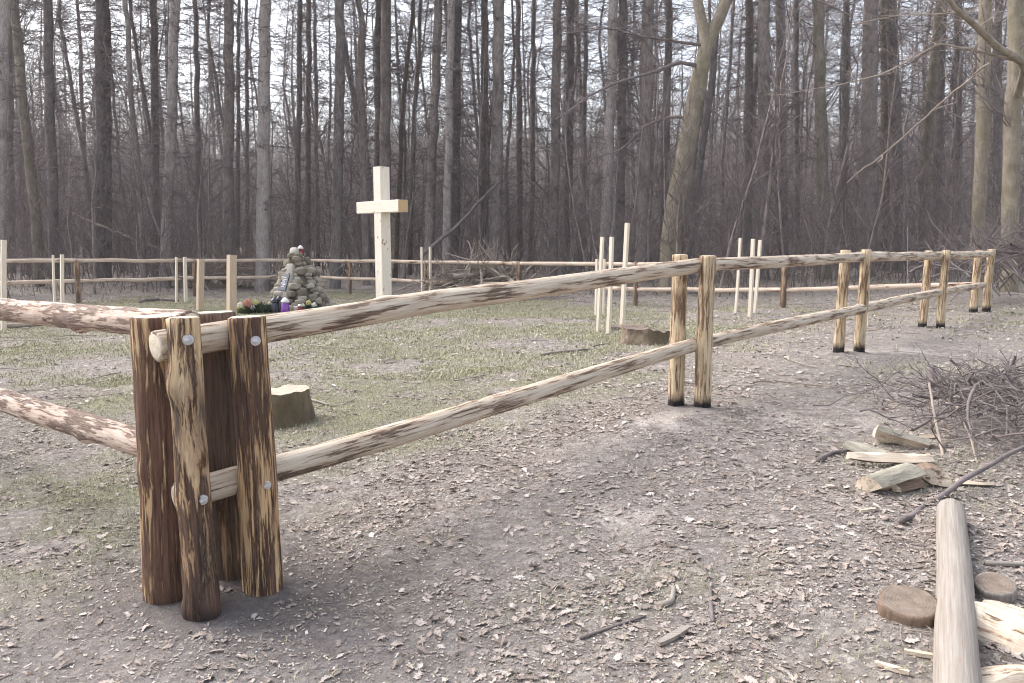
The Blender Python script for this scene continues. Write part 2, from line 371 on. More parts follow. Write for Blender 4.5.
# ground: soil, damp dirt, grass film, litter; masks are real ground cover
def masks(x, y):
    p = np.stack([x, y], -1)
    n1 = fbm(p, .55, 21, 3); n2 = fbm(p, 2.2, 31, 3)
    # enclosure interior
    ax, ay = x + 1.3, y - 3.3
    a1 = ax * .664 + ay * .748; a2 = -ax * .80 + ay * .60       # along the right side / along the left side
    inside = sstep(-.2, .8, a1) * sstep(15.8, 14.5, a1) * sstep(.1, 1.0, a2) * sstep(20, 18.5, a2)
    green = np.clip((n1 * .6 + n2 * n2 * .4 - .29) * 5, 0, 1) * (.10 + .9 * inside * sstep(.6, 2.5, a1 + .3 * a2))
    left = np.exp(-(((x + 2.7) / 1.3) ** 2 + ((y - 4.3) / 1.1) ** 2)) ; green = np.maximum(green, left * sstep(.36, .52, n2) * 1.1)
    for cx, cy, rr, k in ((.45, 2.6, .55, .75), (.75, 3.3, .5, .4), (4.6, 7.4, .9, .7), (9.5, 13, 2.2, .6), (2.6, 4.6, .6, .5)):
        green = np.maximum(green, k * np.exp(-((x - cx) ** 2 + (y - cy) ** 2) / rr ** 2) * sstep(.4, .6, n2))
    green = green * (.5 + .5 * sstep(.40, .60, fbm(p, 3.1, 71, 3))) * sstep(40, 24, y)
    bare = np.exp(-(((x + 1.5) / 1.7) ** 2 + ((y - 2.6) / 1.1) ** 2)) * 1.2
    path = np.exp(-((a2 + .9) / .7) ** 2) * sstep(-1, 1, a1) * .55          # trodden strip along the fence
    bare = np.clip(np.maximum(bare, path), 0, 1)
    dark_soil = np.exp(-(((x + 1.15) / .75) ** 2 + ((y - 3.35) / .55) ** 2))  # damp soil round the bolted corner posts
    return green, bare, dark_soil, inside
def ground_mat():
    n = NT('soil_and_litter', .97, .08); geo = n.new('ShaderNodeNewGeometry'); p = geo.outputs['Position']
    a = n.noise(p, 3.2, 6, .65, .3); b = n.noise(p, 24, 6, .72, .5); c_ = n.noise(p, 130, 3, .7)
    soil = n.ramp(b, [(.28, lin(112, 105, 101)), (.46, lin(149, 141, 136)), (.6, lin(169, 161, 155)), (.75, lin(193, 185, 178))])
    dirt = n.ramp(b, [(.25, lin(112, 106, 105)), (.5, lin(147, 141, 139)), (.75, lin(175, 169, 165))])
    c = n.mix(n.attr('bare', 'Fac'), soil, dirt)
    dv = n.new('ShaderNodeTexNoise'); dv.inputs['Scale'].default_value = 30; dv.inputs['Detail'].default_value = 3; n.link(p, dv.inputs['Vector'])
    va = n.new('ShaderNodeVectorMath', operation='MULTIPLY_ADD'); n.link(dv.outputs['Color'], va.inputs[0]); va.inputs[1].default_value = (.05, .05, .0); n.link(p, va.inputs[2])
    hs_ = []
    for sc, k in ((17, .8), (38, .75)):
        vo = n.new('ShaderNodeTexVoronoi'); vo.inputs['Scale'].default_value = sc; n.link(va.outputs[0], vo.inputs['Vector'])
        sp = n.new('ShaderNodeSeparateColor'); n.link(vo.outputs['Color'], sp.inputs[0])
        lc_ = n.ramp(sp.outputs[0], [(0, lin(110, 103, 98)), (.35, lin(145, 136, 130)), (.7, lin(169, 160, 153)), (1, lin(204, 195, 187))])
        on = n.math('MULTIPLY', n.rng(sp.outputs[1], .40, .42), n.math('MULTIPLY', n.rng(n.attr('bare', 'Fac'), 0, 1, k, .3), n.rng(vo.outputs['Distance'], .55, .75, 1, 0)))
        c = n.mix(on, c, lc_); hs_.append(n.math('MULTIPLY', on, sp.outputs[2]))
    c = n.mix(n.rng(a, .45, .7, 0, .3), c, lin(162, 148, 134))
    gr = n.ramp(c_, [(.3, lin(116, 119, 88)), (.6, lin(160, 160, 126)), (.75, lin(186, 181, 154))])
    gm = n.math('MULTIPLY', n.attr('green', 'Fac'), n.rng(b, .38, .6, .25, 1))
    c = n.mix(n.math('MULTIPLY', gm, .95), c, gr)
    c = n.mix(n.math('MULTIPLY', n.attr('dark_soil', 'Fac'), .55), c, lin(78, 72, 74))
    c = n.mix(n.rng(c_, .3, .75, .3, 0), c, lin(84, 74, 70))
    h = n.math('ADD', n.math('MULTIPLY', b, 1.0), n.math('MULTIPLY', c_, .45)); h = n.math('ADD', h, n.math('MULTIPLY', n.math('ADD', hs_[0], hs_[1]), .35)); c = n.mix(n.attr('dust', 'Fac'), c, n.mix(n.rng(b, .35, .65), lin(186, 174, 164), lin(226, 216, 208))); n.bump(h, .9, .03)
    return n.col(c)
M['ground'] = ground_mat()

# ------------------------------------------------------------------ the ground sheet, out to a wooded rise and the horizon
def axis(lo, hi, fine, n):
    t = np.linspace(-1, 1, n); k = 6.6
    a = np.sinh(k * t) / math.sinh(k)
    return np.where(a < 0, -a * lo, a * hi)
gx = axis(-420, 420, 0, 520); gy = np.concatenate([np.linspace(-60, 1.0, 14), 1.0 + 499 * np.sinh(5.9 * np.linspace(0, 1, 430)[1:]) / math.sinh(5.9)])
X, Y = np.meshgrid(gx, gy); nx, ny = len(gx), len(gy)
Z = G(X.ravel(), Y.ravel())
# a hollow by the left fence and the rut under the front rail
V = np.stack([X.ravel(), Y.ravel(), Z], 1)
ii = np.arange(ny - 1)[:, None] * nx + np.arange(nx - 1)[None]
Q = np.stack([ii, ii + 1, ii + nx + 1, ii + nx], -1).reshape(-1, 4)
gm_, bm_, dm_, _ = masks(V[:, 0], V[:, 1])
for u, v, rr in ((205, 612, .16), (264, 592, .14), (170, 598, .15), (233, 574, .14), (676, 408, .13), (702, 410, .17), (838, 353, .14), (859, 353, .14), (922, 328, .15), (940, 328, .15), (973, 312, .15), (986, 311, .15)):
    q = gpix(u, v); V[:, 2] += .035 * np.exp(-((V[:, 0] - q[0]) ** 2 + (V[:, 1] - q[1]) ** 2) / .11 ** 2) * (.3 + 1.2 * fbm(V[:, :2], 14, 41, 2)); dm_ = np.maximum(dm_, 1.4 * np.exp(-((V[:, 0] - q[0]) ** 2 + (V[:, 1] - q[1]) ** 2) / rr ** 2))  # low mound and a darker ring at each post foot
du_ = np.zeros(len(V))                     # pale sawdust lying where the rails were cut
for u, v, ra, rb in ((622, 518, .22, .12), (790, 420, .9, .35), (866, 440, .5, .2), (650, 425, .35, .25), (880, 352, .9, .3)):
    q = gpix(u, v); du_ = np.maximum(du_, .75 * np.exp(-((V[:, 0] - q[0]) / ra) ** 2 - ((V[:, 1] - q[1]) / rb) ** 2) * sstep(.35, .6, fbm(V[:, :2], 6, 91, 3)))
tag(mesh('ground', V, Q, M['ground'], None, True, None, {'green': gm_, 'bare': bm_, 'dark_soil': dm_, 'dust': du_}), kind='structure')

# ------------------------------------------------------------------ fences
FENCE = 'log rail fences round the grave plot'
def zaxis_path(u0, v0, u1, v1, Y0, Y1): return [at(u0, v0, Y0), at(u1, v1, Y1)]
def post(par, x, y, top, mat, r, lean=(0, 0), seed=0, near=False, knots=(), name='post', cut='cut'):
    z0 = Gs(x, y) - .12; mb = MB()
    add_log(mb, [(x, y, z0), (x + lean[0], y + lean[1], top)], [r * 1.06, r, r * .97], sides=32 if near else 14, step=.025 if near else .08,
            lump=.07, bend=.008, seed=seed, knots=knots, bevel=.012)
    # the pattern's height starts at ground level
    mb.LC = [lc - np.array([0, 0, .12]) for lc in mb.LC]
    o = mb.build(name, [M[mat], M[cut]], par, True, par.location)
    return o
def rail(par, path, rad, mat, seed, near=False, knots=(), bend=.008, cut='cut'):
    mb = MB(); add_log(mb, path, rad, sides=28 if near else 10, step=.035 if near else .15, lump=.05, bend=bend, seed=seed, knots=knots)
    return mb.build('rail', [M[mat], M[cut]], par, True, par.location)
def bolt(par, base, u, v, Y, nrm):
    c = at(u, v, Y); mb = MB()
    q = Vector(nrm).to_track_quat('Z', 'Y').to_matrix(); q = np.array(q)
    Vw, Qw = lathe_geo([(0.001, -.02), (.021, -.02), (.021, .0), (.019, .003), (.001, .003)], 20)
    Vn, Qn = lathe_geo([(.012, .003), (.012, .014), (.010, .017), (.001, .017)], 6)
    Vr, Qr = lathe_geo([(.006, .015), (.006, .024), (.001, .025)], 10)
    for Vv, Qq in ((Vw, Qw), (Vn, Qn), (Vr, Qr)): mb.add(Vv @ q.T + c, Qq)
    return mb.build('bolt', M['steel'], par, False, base)
RD = np.array([.664, .748, 0]); LD = np.array([-.80, .60, 0])
# corner of the plot: posts 1 and 3 clamp the left rails, 2 and 4 the right rails
fr = thing('log_fence', (-1.05, 3.35, 0), 'front debarked log rail fence running right from the bolted corner posts', 'fence', FENCE)
P2 = gpix(205, 616); P4 = gpix(264, 592); P1 = gpix(170, 598); P3 = gpix(233, 574)
def topz(u, v, Y): return at(u, v, Y)[2]
def tilt_to(p, u, v):                     # the post's top as seen, at nearly the same distance
    q = at(u, v, p[1] + .02); return q
q2 = tilt_to(P2, 183, 317); q4 = tilt_to(P4, 246.5, 316.5); q1 = tilt_to(P1, 154, 316); q3 = tilt_to(P3, 213, 312)
o2 = post(fr, P2[0], P2[1], q2[2], 'post_mixed', .064, tuple((q2 - P2)[:2]), 3, True,
          knots=[(1.06, -.15, .045, .022), (1.0, .05, .03, .014), (1.10, -1.5, .06, .014), (.62, -1.5, .045, .012), (.8, .9, .05, .010), (.16, -1.2, .05, .018)])
o4 = post(fr, P4[0], P4[1], q4[2], 'post_dark', .081, tuple((q4 - P4)[:2]), 8, True, knots=[(.55, -1.5, .05, .010), (.72, -2.4, .05, .006)])
tag(o2, 'front corner post, half debarked and knobbly with cream and brown patches'); tag(o4, 'dark corner post with long cream streaks')
def on_post(P, q, r, v):                  # a point on the camera side of a post at image row v
    for t in np.linspace(0, 1, 400):
        c = P + (q - P) * t; c = np.array([c[0], c[1], P[2] + (q[2] - P[2]) * t])
        a, b = ray(512, v)
        if EYE + b * (c[1] - r) < c[2]: break
    return c
def bolts_on(o, P, q, r, spots):
    for u, v in spots:
        c = on_post(P, q, r, v); nrm = np.array([-c[0] * .1, -c[1], 0]); nrm /= np.linalg.norm(nrm)
        tgt = at(u, v, c[1] - r * .98)
        bolt(o, fr.location, u, v, c[1] - math.sqrt(max(r * r - (tgt[0] - c[0]) ** 2, 1e-5)) - .004, (nrm[0] + (tgt[0] - c[0]) * 6, nrm[1], 0))
bolts_on(o2, P2, q2, .066, [(188, 340), (202.5, 500)])
bolts_on(o4, P4, q4, .083, [(255.5, 341), (266, 485.5)])
MIDB, MIDF = gpix(676, 408), gpix(702, 410)
pb = post(fr, MIDB[0], MIDB[1], at(676.5, 254.5, MIDB[1])[2], 'post_pale', .062, (0, 0), 21, True)
pf = post(fr, MIDF[0], MIDF[1], at(705, 255.5, MIDF[1])[2], 'post_pale', .064, (.012, 0), 24, True)
pairs = []
for k, (ub, vb, tb, uf, vf, tf, rr) in enumerate([(838, 353, 250, 859, 353, 249.5, .062), (922, 328, 250.5, 940, 328.5, 250, .06), (973, 312.5, 250, 986, 311.5, 249, .07)]):
    a, b = gpix(ub, vb), gpix(uf, vf)
    post(fr, a[0], a[1], at(ub, tb, a[1])[2], 'post_pale', rr, (.03, 0), 30 + k); post(fr, b[0], b[1], at(uf, tf, b[1])[2], 'post_pale', rr, (.02, 0), 40 + k)
    pairs.append((a, b))
def mid(a, b): return (a[1] + b[1]) / 2
Ym = mid(MIDB, MIDF); Y1, Y2, Y3 = [mid(*p) for p in pairs]
mc = (P1 + P2) / 2
r0 = at(155, 346.5, mc[1] - .04)
rail(fr, [r0, at(420, 304.5, 4.15), at(697, 265.5, Ym)], [.062, .062, .060, .057], 'rail_front', 51, True, [(1.2, 1, .06, .012), (2.4, 3, .05, .01)])
rail(fr, [at(177, 497, mc[1] - .02), at(420, 428, 4.1), at(694, 344.5, Ym)], [.060, .060, .058, .054], 'rail_front', 57, True, [(1.7, 2, .06, .01)])
rail(fr, [at(689, 266, Ym - .05), at(780, 261.5, 7.3), at(860, 257, Y1)], [.054, .056, .055], 'rail_front', 61, True, bend=.010)
rail(fr, [at(672, 351, Ym - .1), at(780, 325, 7.3), at(862, 309, Y1)], [.052, .056, .056], 'rail_front', 67, True, bend=.010)
rail(fr, [at(858, 257, Y1), at(940, 255.5, Y2)], [.062, .06], 'rail_front', 71)
rail(fr, [at(858, 309, Y1), at(940, 292, Y2)], [.06, .056], 'rail_front', 73)
rail(fr, [at(938, 255.5, Y2), at(990, 254, Y3)], [.062, .06], 'rail_front', 75)
rail(fr, [at(938, 292, Y2), at(984, 285, Y3)], [.06, .056], 'rail_front', 77)

lf = thing('log_fence', tuple(P1), 'left fence of thick pinkish log rails leaving the picture at its left edge', 'fence', FENCE)
o1 = post(lf, P1[0], P1[1], q1[2], 'post_red', .098, tuple((q1 - P1)[:2]), 14, True, knots=[(.7, -.5, .05, .012)])
o3 = post(lf, P3[0], P3[1], q3[2], 'post_back', .10, tuple((q3 - P3)[:2]), 17, True)
tag(o1, 'reddish brown corner post with few cream streaks')
LC0 = (P1 + P3) / 2 + np.array([.05, -.02, 0])
SPAN = 5.2
for (ua, va, ub, vb, rr, sd_) in ((0, 311, 138, 324, .064, 81), (0, 399.5, 146, 455, .066, 83)):
    a = at(146, va + (vb - va) * (146 - ua) / (ub - ua), LC0[1] + .05); d = None
    # the rail runs along the left side of the plot; its far end sits on the ray through the picture edge
    t = None
    for L in np.linspace(.5, 6, 600):
        p = LC0 + LD * L; 
        if p[0] / p[1] < ray(ua, va)[0]: t = L; break
    far = LC0 + LD * t; far[2] = EYE + ray(ua, va)[1] * far[1]
    start = LC0 + LD * .06; start[2] = 0
    near_ = at(ub, vb, LC0[1] + .12); slope = (far[2] - near_[2]) / (t - .25)
    start[2] = near_[2] - slope * .12
    end = LC0 + LD * SPAN; end[2] = far[2] + slope * (SPAN - t) * .4
    rail(lf, [start, far, end], [rr, rr * 1.02, rr * 1.02], 'rail_left', sd_, True, [(1.0, -1.2, .05, .02), (1.9, .5, .05, .012)], bend=.012)
for k, s in enumerate((SPAN, 10.2, 15.0)):
    for sg in (-1, 1):
        p = LC0 + LD * (s + sg * .12) + RD * sg * .14
        post(lf, p[0], p[1], 1.17, 'post_pale', .065, (0, 0), 90 + k * 2 + sg)
for k in range(2):
    for zz in (.56, 1.08):
        s0 = SPAN + k * 5; a = LC0 + LD * s0; b = LC0 + LD * (s0 + 5); a[2] = b[2] = zz
        rail(lf, [a, b], [.062, .06], 'rail_left', 100 + k)

bkL = np.array([-17.2, 15.2, 0]); bkC = np.array([-6.9, 26.7, 0]); bkR = np.array([9.0, 15.0, 0])
def back_fence(a, b, us, label, toprow, botrow):
    t = thing('log_fence', tuple((a + b) / 2), label, 'fence', FENCE)
    for k, (u, vt, w_) in enumerate(us):
        s = ray(u, 260)[0]; d = b - a; L = (s * a[1] - a[0]) / (d[0] - s * d[1]); p = a + d * L
        post(t, p[0], p[1], at(u, vt, p[1])[2], 'post_far', w_ * p[1] / F / 2, (0, 0), 110 + k)
    for rows in (toprow, botrow):
        pts = []
        for u, v in rows:
            s = ray(u, 260)[0]; d = b - a; L = (s * a[1] - a[0]) / (d[0] - s * d[1]); p = a + d * L; pts.append(at(u, v, p[1]))
        for k in range(len(pts) - 1):
            rail(t, [pts[k], pts[k + 1]], [.056, .05], 'rail_far', 120 + k + len(us), bend=.02)
    return t
back_fence(bkR, bkC, [(785, 266, 6.5), (636.5, 262, 4.5), (519, 262, 5.5), (426, 261, 3.5), (349.5, 261, 3.2)],
           'thin pale back rail fence behind the cross, from the far right corner to the cairn',
           [(983, 256), (785, 262), (636, 264.5), (519, 263.5), (426, 262), (312, 260.5)], [(980, 284.5), (785, 290), (636, 289.5), (519, 285), (426, 281.5), (312, 277)])
back_fence(bkC, bkL, [(311, 260, 3.0), (231.5, 258, 3), (193.5, 259, 4), (76, 259.5, 5), (-60, 259, 6)],
           'thin pale back rail fence at far left, from the cairn to the picture edge',
           [(312, 260.5), (193, 260.5), (76, 260.5), (-60, 261.5), (-200, 262)], [(312, 277), (193, 278), (76, 281), (-60, 285), (-200, 290)])

# ------------------------------------------------------------------ cross
cp = gpix(384, 306.5)
cr = thing('wooden_cross', tuple(cp), 'tall pale new timber cross standing on the grass inside the fenced plot', 'cross', None, R(-44))
Hc = at(383, 167, cp[1])[2] - cp[2]; az = at(383, 207, cp[1])[2] - cp[2]; bw = .29
def beam(name, c, sz, axis_, par):
    mb = MB(); n = 24; a = np.array(sz) / 2
    Vb, Qb = [], []
    Vc, Qc = box_geo((0, 0, 0), sz)
    ax = 'xyz'.index(axis_); seg = np.linspace(-a[ax], a[ax], n); o_ = [i for i in range(3) if i != ax]
    ring = []
    bv = .008; A0, A1 = a[o_[0]], a[o_[1]]
    for s, k in [(seg[0], .012)] + [(s, 0) for s in np.concatenate([[seg[0] + .01], seg[1:-1], [seg[-1] - .01]])] + [(seg[-1], .012)]:
        for p, q in ((A0 - bv, A1), (A0, A1 - bv), (A0, -A1 + bv), (A0 - bv, -A1), (-A0 + bv, -A1), (-A0, -A1 + bv), (-A0, A1 - bv), (-A0 + bv, A1)):
            v = np.zeros(3); v[ax] = s; v[o_[0]] = p * (1 - k); v[o_[1]] = q * (1 - k); ring.append(v)
    ring = np.array(ring); m_ = len(ring) // 8
    Q_ = [(i * 8 + j, i * 8 + (j + 1) % 8, i * 8 + 8 + (j + 1) % 8, i * 8 + 8 + j) for i in range(m_ - 1) for j in range(8)]
    lc = np.stack([ring[:, o_[0]], ring[:, o_[1]], ring[:, ax]], 1)
    mb.add(ring, Q_, (), lc)
    cs = [ring[:8].mean(0), ring[-8:].mean(0)]; e = (m_ - 1) * 8
    mb.add(np.concatenate([ring[:8], ring[-8:], cs]), (), [(16, (j + 1) % 8, j) for j in range(8)] + [(17, 8 + j, 8 + (j + 1) % 8) for j in range(8)], m=1)
    mb.V = [v + np.asarray(c) for v in mb.V]
    return mb.build(name, [M['fresh'], M['end_grain']], par, False)
beam('upright', (0, 0, Hc / 2 - .15), (bw, bw, Hc + .3), 'z', cr)
beam('crossbeam', (0, -.012, az), (1.72, bw * 1.03, bw), 'x', cr)

# ------------------------------------------------------------------ memorial cairn
def ico(sub=1):
    bm_i = __import__('bmesh').new(); __import__('bmesh').ops.create_icosphere(bm_i, subdivisions=sub, radius=1)
    bm_i.verts.ensure_lookup_table(); v = np.array([x.co[:] for x in bm_i.verts]); t = np.array([[q.index for q in f.verts] for f in bm_i.faces]); bm_i.free(); return v, t
ICO1, ICO2 = ico(1), ico(2)
def stone(mb, c, sz, seed, tone, q=ICO2, sharp=.5):
    v, t = q; v = v * (1 + sharp * (fbm(v + seed * 3.7, 1.1, seed, 2)[:, None] - .5))
    v = np.sign(v) * np.abs(v) ** .6
    rm = rotm('Z', seed * 1.3) @ rotm('X', (seed % 7 - 3) * .08)
    mb.add((v * np.asarray(sz)) @ rm.T + np.asarray(c), (), t, None, tone + .25 * (fbm(v * 2 + seed, 2, seed, 2) - .5))
mp = gpix(300, 308)
cn = thing('memorial_cairn', tuple(mp), 'rough stone memorial cairn with a dark plaque and a lantern on top', 'cairn')
Hm = 1.42; mb = MB(); k = 0
Vc, Qc = lathe_geo([(.58, -.1), (.5, .3), (.3, .8), (.16, 1.2), (.01, 1.3)], 10); mb.add(Vc, Qc, tone=.15)
for zl in np.linspace(0.02, 1.28, 15):
    rr = .64 * (1 - (zl / 1.5) ** 1.25) ** .95; n = max(4, int(rr * 2 * np.pi / .17))
    for j in range(n):
        a = 2 * np.pi * (j + .5 * (k % 2) + random.uniform(-.2, .2)) / n; k += 1; s = random.uniform(.05, .145)
        stone(mb, (rr * math.cos(a), rr * math.sin(a), zl), (s, s * random.uniform(.8, 1), s * random.uniform(.5, .7)), k, random.uniform(.0, .8), ICO2, 1.0)
for j in range(14):
    a = random.uniform(3.2, 6.6); rr = random.uniform(.62, .85); stone(mb, (rr * math.cos(a), rr * math.sin(a), .04), (.12, .1, .08), k + j, random.uniform(.2, .8))
mb.build('stonework', M['stone'], cn, False)
mb = MB(); stone(mb, (-.07, -.02, 1.36), (.12, .11, .12), 77, .95); mb.build('cap_stone', M['stone'], cn)
# leaning pale slab on the left front with the plaque
rs = rotm('Z', R(-38)) @ rotm('X', R(-20)); 
sc_ = np.array([-.205, -.365, .62])
mb = MB(); v, t = ICO2; v = np.sign(v) * np.abs(v) ** .45; v = v * (1 + .12 * (vnoise(v, 2, 4)[:, None] - .5)); v = v * (1 - .22 * v[:, 2:3] * np.array([1, 0, 0]))
mb.add((v * np.array([.22, .07, .50])) @ rs.T + sc_, (), t); sl_ = mb.build('front_slab', M['slab'], cn, True)
mb = MB(); Vb, Qb = box_geo((0, -.075, .0), (.29, .03, .40)); mb.add(Vb @ rs.T + sc_, Qb); pq = mb.build('plaque', M['plaque'], cn, False)
for zz, wd in ((.12, .13), (.075, .19), (.03, .10), (-.02, .17), (-.06, .20), (-.1, .12)):
    mb = MB(); Vb, Qb = box_geo((0, -.0925, zz), (wd, .004, .018)); mb.add(Vb @ rs.T + sc_, Qb); mb.build('lettering_line', M['ink'], pq, False)
def lantern(name, loc, r, h, glass, cap, label, cat='grave lantern'):
    t = thing(name, tuple(loc), label, cat, 'grave lanterns round the cairn'); mb = MB()
    V_, Q_ = lathe_geo([(r * .6, 0), (r * .95, .01), (r, h * .2), (r * .82, h * .62), (r * .7, h * .68)], 18); mb.add(V_, Q_); mb.build('glass_jar', M[glass], t)
    mb = MB(); V_, Q_ = lathe_geo([(r * .7, h * .68), (r * .95, h * .70), (r * .95, h * .76), (r * .7, h * .86), (r * .35, h * .96), (.001, h)], 18); mb.add(V_, Q_); mb.build('cap', M[cap], t)
    mb = MB(); V_, Q_ = lathe_geo([(r * .1, 0), (r * 1.02, 0.001), (r * 1.02, .025), (r * .6, .03)], 18); mb.add(V_, Q_); mb.build('base', M[cap], t)
    return t
tp = mp + np.array([.06, 0, 1.24]); 
lantern('grave_lantern', tp, .075, .29, 'red_glass', 'white_cap', 'red glass grave lantern with a white cap standing on top of the cairn')
lp = gpix(285.5, 313.5); lantern('grave_lantern', lp, .10, .37, 'purple_glass', 'white_cap', 'bright purple grave lantern on the ground before the cairn')
for (u, v, r, h, l) in ((274.5, 313, .09, .36, 'dark smoky grave lantern beside the flowers, the one nearest the wreath'), (279.8, 312.5, .085, .40, 'dark smoky grave lantern touching the purple one, the taller of two')):
    lantern('grave_lantern', gpix(u, v), r, h, 'dark_glass', 'dark_glass', l)
lantern('grave_lantern', gpix(300.5, 312.5), .07, .20, 'red_glass', 'gold_cap', 'small low red grave lantern at the right foot of the cairn')
# flower bouquets
def bouquet(u, v, rad, h, label, petals, name, cat):
    p = gpix(u, v); t = thing(name, tuple(p), label, cat); n = 700
    a = rng.uniform(0, 2 * np.pi, n); q = rng.uniform(0, 1, n) ** .5; z = h * (1 - q ** 1.5) * rng.uniform(.3, 1, n)
    P0 = np.stack([q * rad * np.cos(a) * .5, q * rad * np.sin(a) * .4, z * .5], 1)
    D = np.stack([np.cos(a) * q, np.sin(a) * q, rng.uniform(.0, .6, n)], 1) * rad * .55 + rng.normal(0, .03, (n, 3)); 
    P1_ = P0 + D; P1_[:, 2] = np.abs(P1_[:, 2]); mbb = MB(); V_, Q_, l_ = tubes(np.stack([P0, (P0 + P1_) / 2 + rng.normal(0, .01, (n, 3)), P1_], 1), np.tile([.012, .010, .003], (n, 1))); mbb.add(V_, Q_, (), l_)
    mbb.build('fir_sprigs', M['fir'], t)
    for k, (dx, dz, m_) in enumerate(petals):
        mbb = MB(); c = np.array([dx, -rad * .35, dz])
        for j in range(14):
            th = j * 2.4; r_ = .012 + .006 * math.sqrt(j) * 2; d = np.array([math.cos(th) * r_, -.02 + .002 * j, math.sin(th) * r_]); stone(mbb, c + d, (.024, .010, .024), j + k, .5, ICO1, .2)
        mbb.build('blossom', M[m_], t)
bouquet(256, 313, .44, .36, 'round bunch of fir sprigs with orange and yellow blossoms left of the cairn', [(-.36, .10, 'petal_yellow'), (-.25, .12, 'petal_yellow'), (-.2, .22, 'petal_orange'), (-.08, .2, 'petal_pink'), (-.12, .28, 'petal_orange'), (-.30, .2, 'petal_white'), (-.02, .12, 'petal_white'), (.04, .26, 'petal_yellow')], 'flower_bouquet', 'flowers')
bouquet(309, 310, .30, .16, 'low wreath of fir sprigs with pale blossoms at the right foot of the cairn', [(-.12, .1, 'petal_white'), (.15, .12, 'petal_white'), (.02, .18, 'petal_yellow')], 'grave_wreath', 'wreath')

# ------------------------------------------------------------------ stakes
def stake(u0, v0, u1, v1, Y, wpx, label, mat='stake'):
    b = at(u0, v0, Y); 
    x, y = b[0], b[1]; z0 = Gs(x, y); tpp = at(u1, v1, Y)
    t = wpx * Y / F; mb = MB(); P = np.array([(x, y, z0 - .15), (x + (tpp[0] - x) * .5 + .004, y, (z0 + tpp[2]) / 2), (tpp[0], y + .02, tpp[2])])
    V_, Q_, T_, l_ = log_geo(P, [t * .62, t * .62], sides=4, step=.3, lump=.02, bend=.004, seed=int(u0), bevel=.003)
    mb.add(V_, Q_, T_, l_)
    o = mb.build('wooden_stake', M[mat], None, False, (x, y, z0)); o.location = (x, y, z0)
    tag(o, label, 'stake', 'thin wooden stakes standing in the plot')
def Yof(u, v): return gpix(u, v)[1]
Yt = Yof(598, 333); Ys = Yof(745, 315)
for a in [(597.5, 331, 602.5, 237, Yt + .3, 3.2, 'pale stake before the low stump, leftmost and thinnest of its three'),
          (608, 335, 612, 237, Yt - .1, 3.8, 'pale stake before the low stump, middle one of its three'),
          (621.5, 326, 627.5, 223, Yt + .8, 4.2, 'tallest pale stake of the three by the low stump'),
          (735.5, 313, 740.5, 238, Ys + .3, 2.6, 'thin pale stake, leftmost of three right of the paired middle posts'),
          (749.5, 317, 753.5, 239, Ys - .3, 3.6, 'thickest pale stake, middle of three right of the paired middle posts'),
          (754.5, 312, 760.5, 240, Ys + .5, 3.2, 'pale stake, rightmost of three right of the paired middle posts'),
          (867.5, 318, 868.5, 262, 12.2, 2.8, 'lone pale stake showing just right of the second post pair'),
          (596, 297, 597, 259, 16, 2.6, 'short stake behind the tall three, left of two peeping above the rail'),
          (603.5, 297, 604.5, 259, 16, 2.2, 'short stake behind the tall three, right of two peeping above the rail'),
          (53.5, 295, 52.5, 255, 17.5, 2.2, 'thinnest stake beside the far left post'),
          (61, 291, 61.5, 254.5, 18.5, 3.4, 'thicker stake beside the far left post'),
          (175.5, 290, 176, 257, 21, 2.0, 'thin stake before the back fence, left of the pale leaning trunk foot pair'),
          (185, 290, 184.5, 257, 21, 3.2, 'thicker stake before the back fence, right of its thin neighbour'),
          (422, 286, 421.5, 247, 22, 2.0, 'thin stake right of the cross, left of two at the back fence'),
          (430, 286, 430, 247, 22.3, 2.2, 'thin stake right of the cross, right of two at the back fence')]: stake(*a)
stake(199.5, 309, 200.5, 259, Yof(200, 311), 6.2, 'weathered grey square stake behind the corner posts, the shorter one', 'stake_grey')
stake(231, 316, 231.5, 255, Yof(231, 318), 8.2, 'widest weathered stake behind the corner posts, the taller one', 'stake_grey')
stake(-1, 280, 3, 240, 14, 5, 'leaning pale stake at the left picture edge', 'stake')

